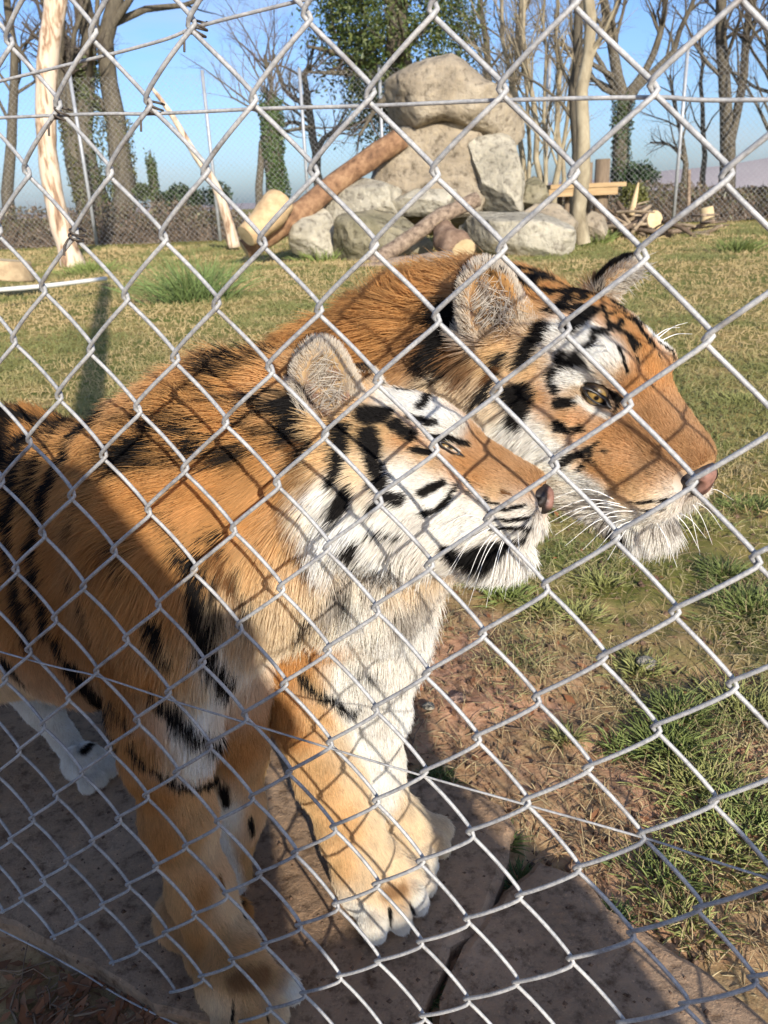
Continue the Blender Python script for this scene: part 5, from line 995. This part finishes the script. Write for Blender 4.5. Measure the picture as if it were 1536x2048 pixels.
# --- markings of the big tiger, with its toe creases darkened by paint
for pts, w, w2 in [([(1036, 546), (1076, 517)], 18, 20), ([(1060, 572), (1108, 548)], 26, 24), ([(1104, 525), (1146, 527)], 8, 7), ([(1155, 533), (1192, 548)], 9, 8), ([(1140, 548), (1155, 571), (1142, 601), (1128, 616)], 14, 18), ([(1168, 560), (1212, 578)], 16, 12), ([(1171, 586), (1173, 598)], 16, 14), ([(1200, 598), (1256, 612)], 12, 10), ([(1210, 618), (1218, 650)], 6, 5), ([(1238, 629), (1254, 631)], 5, 5), ([(1186, 624), (1146, 656)], 26, 28),
    ([(1088, 658), (1070, 690), (1055, 718)], 24, 30), ([(1226, 656), (1256, 673), (1269, 705)], 14, 8), ([(1256, 643), (1288, 658)], 10, 8), ([(1294, 684), (1298, 692)], 8, 8), ([(1210, 665), (1220, 674)], 10, 8), ([(1239, 700), (1253, 747)], 7, 6), ([(1275, 722), (1277, 730)], 5, 5), ([(1195, 671), (1190, 692), (1165, 708)], 12, 10), ([(1126, 718), (1128, 730)], 16, 14), ([(1150, 728), (1172, 742)], 24, 18),
    ([(1107, 748), (1116, 785)], 18, 12), ([(1120, 808), (1165, 805)], 16, 8), ([(1008, 718), (990, 749), (972, 792)], 22, 24), ([(1030, 790), (1054, 785), (1038, 834)], 34, 30), ([(1040, 840), (1036, 862)], 26, 12), ([(1120, 851), (1148, 860)], 16, 10), ([(1160, 856), (1168, 858)], 12, 10), ([(1129, 928), (1180, 902), (1203, 888)], 16, 6), ([(1170, 936), (1188, 914), (1194, 897)], 10, 8), ([(1197, 925), (1200, 930)], 6, 6), ([(1213, 903), (1217, 905)], 6, 6),
    ([(1165, 1038), (1200, 1054), (1240, 1060)], 24, 30), ([(1256, 1004), (1334, 999)], 4, 4), ([(1250, 1018), (1330, 1016)], 4, 4), ([(1222, 966)], 4, 4), ([(1262, 944)], 4, 4), ([(1300, 948)], 4, 4),
    ([(895, 640), (872, 707), (892, 741)], 46, 36), ([(950, 512), (1000, 500)], 22, 16), ([(600, 1342), (640, 1378), (694, 1416), (722, 1402)], 14, 8), ([(690, 1285), (713, 1322), (758, 1346)], 14, 8), ([(500, 690), (482, 740)], 14, 12), ([(560, 660), (545, 700)], 12, 8), ([(430, 730), (420, 760)], 14, 10), ([(380, 735), (370, 760)], 14, 10), ([(330, 740), (320, 765)], 14, 10),
    ([(819, 1806), (836, 1840)], 5, 5), ([(778, 1816), (781, 1855)], 5, 5), ([(854, 1788), (862, 1822)], 5, 5), ([(870, 1708), (880, 1740)], 4, 4)]:  # dark of the clefts between the toes, put into the coat colour
    TB.stroke(pts, w, BK, w2)
for pts, w, c in [([(1273, 1062), (1350, 1042)], 5, GY), ([(830, 1180), (790, 1235)], 26, GY), ([(925, 760), (945, 735)], 30, BR), ([(772, 1782), (802, 1774)], 20, (.36, .21, .10)), ([(660, 640), (690, 655)], 12, BR), ([(1000, 740), (960, 770)], 14, BR)]:
    TB.stroke(pts, w, c, None, .6)

for pts, w in [([(1122, 760), (1160, 752), (1200, 762)], 16), ([(1152, 800), (1182, 822), (1222, 834)], 9)]: TB.stroke(pts, w, WH, None, .4)
TB.stroke([(1160, 782), (1185, 772), (1215, 778), (1246, 806)], 7, BK, 10); TB.stroke([(1246, 806), (1232, 832)], 9, BK, 5)
TN.stroke([(862, 872), (900, 880), (936, 892)], 8, BK, 12); TN.stroke([(892, 858), (915, 868)], 10, WH, 8, .4); TN.stroke([(890, 893), (918, 903)], 8, WH, 6, .4)
def fine(name, parent, lo, hi, res, build, mat, colfn=None, under=None):
    ff = Field(lo, hi, res); build(ff); V, Q = ff.mesh()
    o = mesh_obj(name, V - np.array(parent.location, np.float32), Q, mat, under or parent, colors=None if colfn is None else colfn(V))
    return o
nose_mat = mat_attr('nose_leather', rough=.5, spec=.35); lid_mat = mat_flat('eyelid_black', (.012, .010, .009), .4, .5)
eye_mat = mat_attr('eye', rough=.06, spec=.6); whisker_mat = mat_flat('whisker', (.85, .83, .78), .4, .4)
def tiger_objects(T, name, label, seed, dens, slit, whiskers):
    root = empty(name, tuple(T.V[T.V[:, 2] < .02].mean(0)[:2]) + (0,)); tag(root, label, 'tiger', 'tigers at the fence')
    inv = -np.array(root.location)
    col = T.color_at(T.V + 0.) * .6
    mesh_obj('body', T.V + inv, T.Q, skin_mat, root, colors=col)
    H = T.H; s_ = H.s
    eyes = [H.w((.0735, sg * (.0525 if slit > .2 else .0545), .032)) for sg in (-1, 1)]
    fu = T.fur('fur', root, fur_mat, dens, seed, bare=[(H.w((.201, 0, -.029)), .0225 * s_)] + [(H.w((.192, sg * .022, -.029)), .0165 * s_) for sg in (-1, 1)] + [(H.w((.0785, sg * .062, .032)), (.0115 if slit > .2 else .0075) * s_) for sg in (-1, 1)])
    fu.location = -np.array(root.location)
    # nose leather
    def nose(ff):
        H.ell(ff, (.190, 0, -.021), (.022, .024, .015), .008); H.ell(ff, (.199, 0, -.033), (.014, .015, .016), .008)
        for sg in (-1, 1): H.ell(ff, (.191, sg * .021, -.029), (.0165, .0115, .0135), .006)
        for sg in (-1, 1): H.ell(ff, (.211, sg * .0155, -.031), (.011, .0055, .0065), .004, None, True); H.ell(ff, (.190, sg * .0325, -.033), (.014, .004, .0035), .004, None, True)
        H.ell(ff, (.216, 0, -.045), (.006, .0022, .014), .003, None, True)
    def ncol(V):
        l = H.l(V); k = np.clip((l[:, 0] - .2035) / .006, 0, 1) * np.clip((.021 - np.abs(l[:, 1])) / .005, 0, 1) * np.clip((l[:, 2] + (.031 if slit < .1 else .044)) / .006, 0, 1); k = np.clip(k * (1 + .5 * NZ(V, 300.)), 0, 1)
        return np.array((.022, .016, .014)) * (1 - k[:, None]) + np.array((.26, .135, .10)) * k[:, None]
    c = H.w((.195, 0, -.028)); fine('nose', root, c - .036 * s_, c + .036 * s_, .0014, nose, nose_mat, ncol)
    for sg, ec in zip((-1, 1), eyes):
        gaze = H.R @ nrm(np.array([.66, sg * .74, -.1])); r = .0155 * s_
        n1, n2 = 24, 32; th = np.linspace(0, math.pi, n1)[:, None]; ph = np.arange(n2)[None] * 2 * math.pi / n2
        a = nrm(np.cross(gaze, [0, 0, 1.])); b = np.cross(gaze, a)
        Vd = (np.cos(th)[..., None] * gaze + np.sin(th)[..., None] * (np.cos(ph)[..., None] * a + np.sin(ph)[..., None] * b)).reshape(-1, 3)
        ang = np.repeat(th[:, 0], n2)
        cl = np.where((ang < .26)[:, None], (.006, .005, .005), np.where((ang < .78)[:, None], np.array((.30, .19, .06)) * (.7 + .4 * np.cos(ang * 2.2))[:, None], (.05, .035, .025)))
        i = np.arange(n1 - 1)[:, None] * n2; j = np.arange(n2)[None]; j2 = (j + 1) % n2
        eye_o = mesh_obj('eye', ec + Vd * r + inv, np.stack([i + j, i + n2 + j, i + n2 + j2, i + j2], -1).reshape(-1, 4), eye_mat, root, colors=cl)
        ex = H.R @ nrm(np.array([.70, -sg * .62, -.42])); en = nrm(gaze - ex * (gaze @ ex)); ey = np.cross(en, ex); A = np.stack([ex, ey, en], 1)
        def lid(ff):
            q = ec + en * r * (.72 if slit > .2 else .86)
            ff.ell(q, (r * 1.2, r * (slit + .22), r * .46), A, .002)
            ff.ell(q + ex * r * 1.3 + en * r * .12, (r * .7, r * .17, r * .3), A, .004)       # the dark tear line
            if slit > .1: ff.ell(ec + en * r * (1.05 if slit > .2 else 1.2), (r * .9, r * slit, r * .6), A, .0012, True)
        fine('eyelid', root, ec - r * 2.4, ec + r * 2.4, .0010, lid, lid_mat, under=eye_o)
    for p, q, sag in whiskers:
        m = (p + q) / 2 + np.array([0, 0, sag]); P = spline([p, m, q], 10)
        v, ff = tube(P, np.linspace(.00075, .00016, 10) * s_, 4, cap=False); mesh_obj('whisker', v + inv, ff, whisker_mat, root)
    return root
g_ = np.random.default_rng(12)
def wh(T, rows):
    out = []
    for (x, y), (x2, y2), off, sag in rows:
        p = T.hit(x, y)
        if p is None: continue
        d0 = FN @ (p - CAM) - FD
        out.append((p, B(x2, y2, d0 + off), sag)); 
        pm = T.H.mirror(p); qm = T.H.mirror(out[-1][1]); out.append((pm, qm, sag))
    return out
WN = wh(TN, [((985, 1055), (900, 1150), -.03, .012), ((990, 1062), (925, 1190), -.03, .012), ((1000, 1068), (937, 1212), -.04, .012), ((1008, 1072), (972, 1215), -.04, .01), ((1015, 1066), (982, 1190), -.05, .01), ((1025, 1070), (1005, 1185), -.05, .01), ((975, 1050), (862, 1138), -.02, .012), ((965, 1046), (850, 1100), -.02, .01), ((975, 1040), (880, 1060), -.03, .01), ((1035, 1062), (1040, 1160), -.05, .008), ((995, 1048), (880, 1172), -.04, .014), ((1005, 1058), (950, 1150), -.05, .01)])
WB = wh(TB, [((1250, 1010), (1090, 1030), -.05, .012), ((1245, 1018), (1085, 1052), -.05, .012), ((1250, 1026), (1110, 1070), -.06, .012), ((1260, 1030), (1130, 1092), -.06, .012), ((1270, 1034), (1165, 1100), -.07, .01), ((1240, 1004), (1100, 1000), -.04, .014), ((1280, 1036), (1185, 1110), -.07, .01), ((1290, 1030), (1215, 1120), -.08, .01), ((1262, 1018), (1120, 1045), -.06, .014), ((1275, 1022), (1150, 1075), -.07, .012), ((1385, 1010), (1425, 1090), -.02, .006), ((1390, 1005), (1445, 1060), -.02, .006), ((1375, 1015), (1400, 1110), -.02, .006), ((1322, 668), (1375, 645), .03, .004), ((1325, 676), (1385, 668), .03, .004), ((1318, 662), (1360, 655), .03, .004)])
rootN = tiger_objects(TN, 'tiger', 'smaller tiger along the wire, eye nearly shut, front paw beside the mesh', 5, 520e3, .15, WN)
rootB = tiger_objects(TB, 'tiger', 'bigger tiger with an open amber eye, its head reaching past the other', 6, 500e3, .23, WB)
# ================================================================== the visitors at the wire: only their shadows reach into the picture
SA = nrm(np.array([-SUN_DIR[1], SUN_DIR[0], 0.])); SB = np.cross(SUN_DIR, SA); SB = SB if SB[2] > 0 else -SB
def sp_(a, b_, s): return CAM + SA * a + SB * b_ + SUN_DIR * s
def person(name, label, build, lo, hi, colfn):
    f = Field(lo, hi, .014); build(f); V, Q = f.mesh(); base = (float(V[:, 0].mean()), float(V[:, 1].mean()), float(V[:, 2].min()))
    root = empty(name, base); tag(root, label, 'person', 'visitors at the fence')
    mesh_obj('body', V - np.array(base, np.float32), Q, mat_attr('clothes', .85, .1), root, colors=colfn(V)); return root
def at_z(a, z, S): return sp_(a, (z - CAM_H - SUN_DIR[2] * S) / SB[2], S)
def adult(f, a0=0., S=1.0):
    hd, ck, hp_ = at_z(a0 - .25, 1.74, S), at_z(a0 - .27, 1.38, S), at_z(a0 - .16, .98, S); fw = nrm(np.array([-SA[1], SA[0], 0])); ax = np.stack([SA, fw, [0, 0, 1.]], 1)
    f.ell(hd, (.08, .10, .12), ax, k=.03); f.cone(hd - [0, 0, .1], .055, ck + [0, 0, .14], .065, .04)
    f.cone(ck + [0, 0, .02] - SA * .10, .125, hp_ - SA * .08, .13, .06); f.cone(ck + [0, 0, .02] + SA * .07, .125, hp_ + SA * .13, .14, .06)
    for sg in (-1, 1):
        hj = hp_ + SA * (.13 if sg > 0 else -.10) - [0, 0, .03]; ft = np.array([hj[0], hj[1], 0.]); kn = hj * .5 + ft * .5 + fw * .03
        f.cone(hj, .115, kn, .085, .05); f.cone(kn, .08, ft + [0, 0, .09], .06, .04); f.cone(ft - fw * .05 + [0, 0, .05], .05, ft + fw * .15 + [0, 0, .045], .045, .03)
    f.ell(hp_ - [0, 0, .22], (.25, .15, .36), ax, .05)                                                     # long coat, added to close the sunlit gap between the legs
    sh = ck + SA * .15 + [0, 0, .06]; el = at_z(a0 + .085, 1.10, S - .05); ha = el + fw * .22 + [0, 0, .05] - SA * .04       # the bent arm
    f.cone(sh, .06, el, .052, .04); f.cone(el, .047, ha, .036, .03); f.ell(ha + fw * .05, (.045, .05, .04), k=.03)
    for q in range(4): f.cone(ha + fw * .07 + SA * (-.03 + .02 * q), .010, ha + fw * .12 + SA * (-.03 + .02 * q) + [0, 0, .015], .008, .008)
    sh2 = ck - SA * .21 + [0, 0, .05]; el2 = sh2 - SA * .05 + [0, .02, -.28]; f.cone(sh2, .06, el2, .05, .04); f.cone(el2, .045, el2 + fw * .08 + [0, 0, -.24], .035, .03); f.ell(el2 + fw * .09 + [0, 0, -.3], (.04, .025, .06), k=.03)
def child(f):
    S = .9; fw = nrm(np.array([-SA[1], SA[0], 0])); ax = np.stack([SA, fw, [0, 0, 1.]], 1)
    hd = at_z(.39, .97, S); ck = at_z(.375, .74, S); pel = at_z(.37, .46, S)
    f.ell(hd, (.082, .092, .105), ax, k=.03); f.cone(hd - [0, 0, .08], .045, ck + [0, 0, .06], .055, .04)
    f.cone(ck, .105, pel, .115, .06)
    for sg in (-1, 1):
        hj = pel + SA * .06 * sg; ft = np.array([hj[0], hj[1], 0.]); kn = hj * .5 + ft * .5 + fw * .02; f.cone(hj, .075, kn, .055, .05); f.cone(kn, .052, ft + [0, 0, .06], .042, .04); f.cone(ft - fw * .04 + [0, 0, .04], .04, ft + fw * .10 + [0, 0, .035], .035, .03)
    sh = ck + SA * .11 + [0, 0, .04]; el = sh + [0, .02, -.17]; f.cone(sh, .045, el, .038, .04); f.cone(el, .036, el + fw * .1 + [0, 0, -.1], .03, .03); f.ell(el + fw * .12 + [0, 0, -.12], (.03, .03, .035), k=.02)
    sh = ck - SA * .11 + [0, 0, .04]; el = sh - SA * .13 + [0, 0, -.03]; f.cone(sh, .05, el, .05, .04); f.cone(el, .048, el - SA * .10 + [0, 0, .04], .04, .03); f.ell(el - SA * .13 + [0, 0, .05], (.035, .03, .04), k=.02)     # reaching for the grown-up's hand, held out to fill the shade
    f.ell(pel - SA * .14 + [0, 0, .02], (.13, .10, .22), ax, .04)                                          # a bag added on its hip to broaden the shadow
adult_col = lambda V: np.where((V[:, 2] > 1.60)[:, None], (.32, .20, .15), np.where((V[:, 2] > .6)[:, None], (.12, .13, .16), (.06, .065, .08)))
child_col = lambda V: np.where((V[:, 2] > .86)[:, None], (.35, .22, .16), (.30, .08, .08))
person('person', 'standing person whose shadow falls on the smaller tiger and the wire', adult, (-.65, -1.5, -.02), (.75, -.35, 2.0), adult_col)
person('person', "second standing person, shadow darkening the tiger's flank and the far slab", lambda f: adult(f, -.50, 1.08), (-1.1, -1.5, -.02), (.25, -.25, 2.0), adult_col)  # extra adult, out of view, added to keep the left side shaded
person('person', 'unseen standing child, shaped to cast the shadow on the slabs and paws', child, (.1, -1.3, -.02), (1.1, -.25, 1.2), child_col)  # out of view; outline shaped to the shade wanted on the slabs
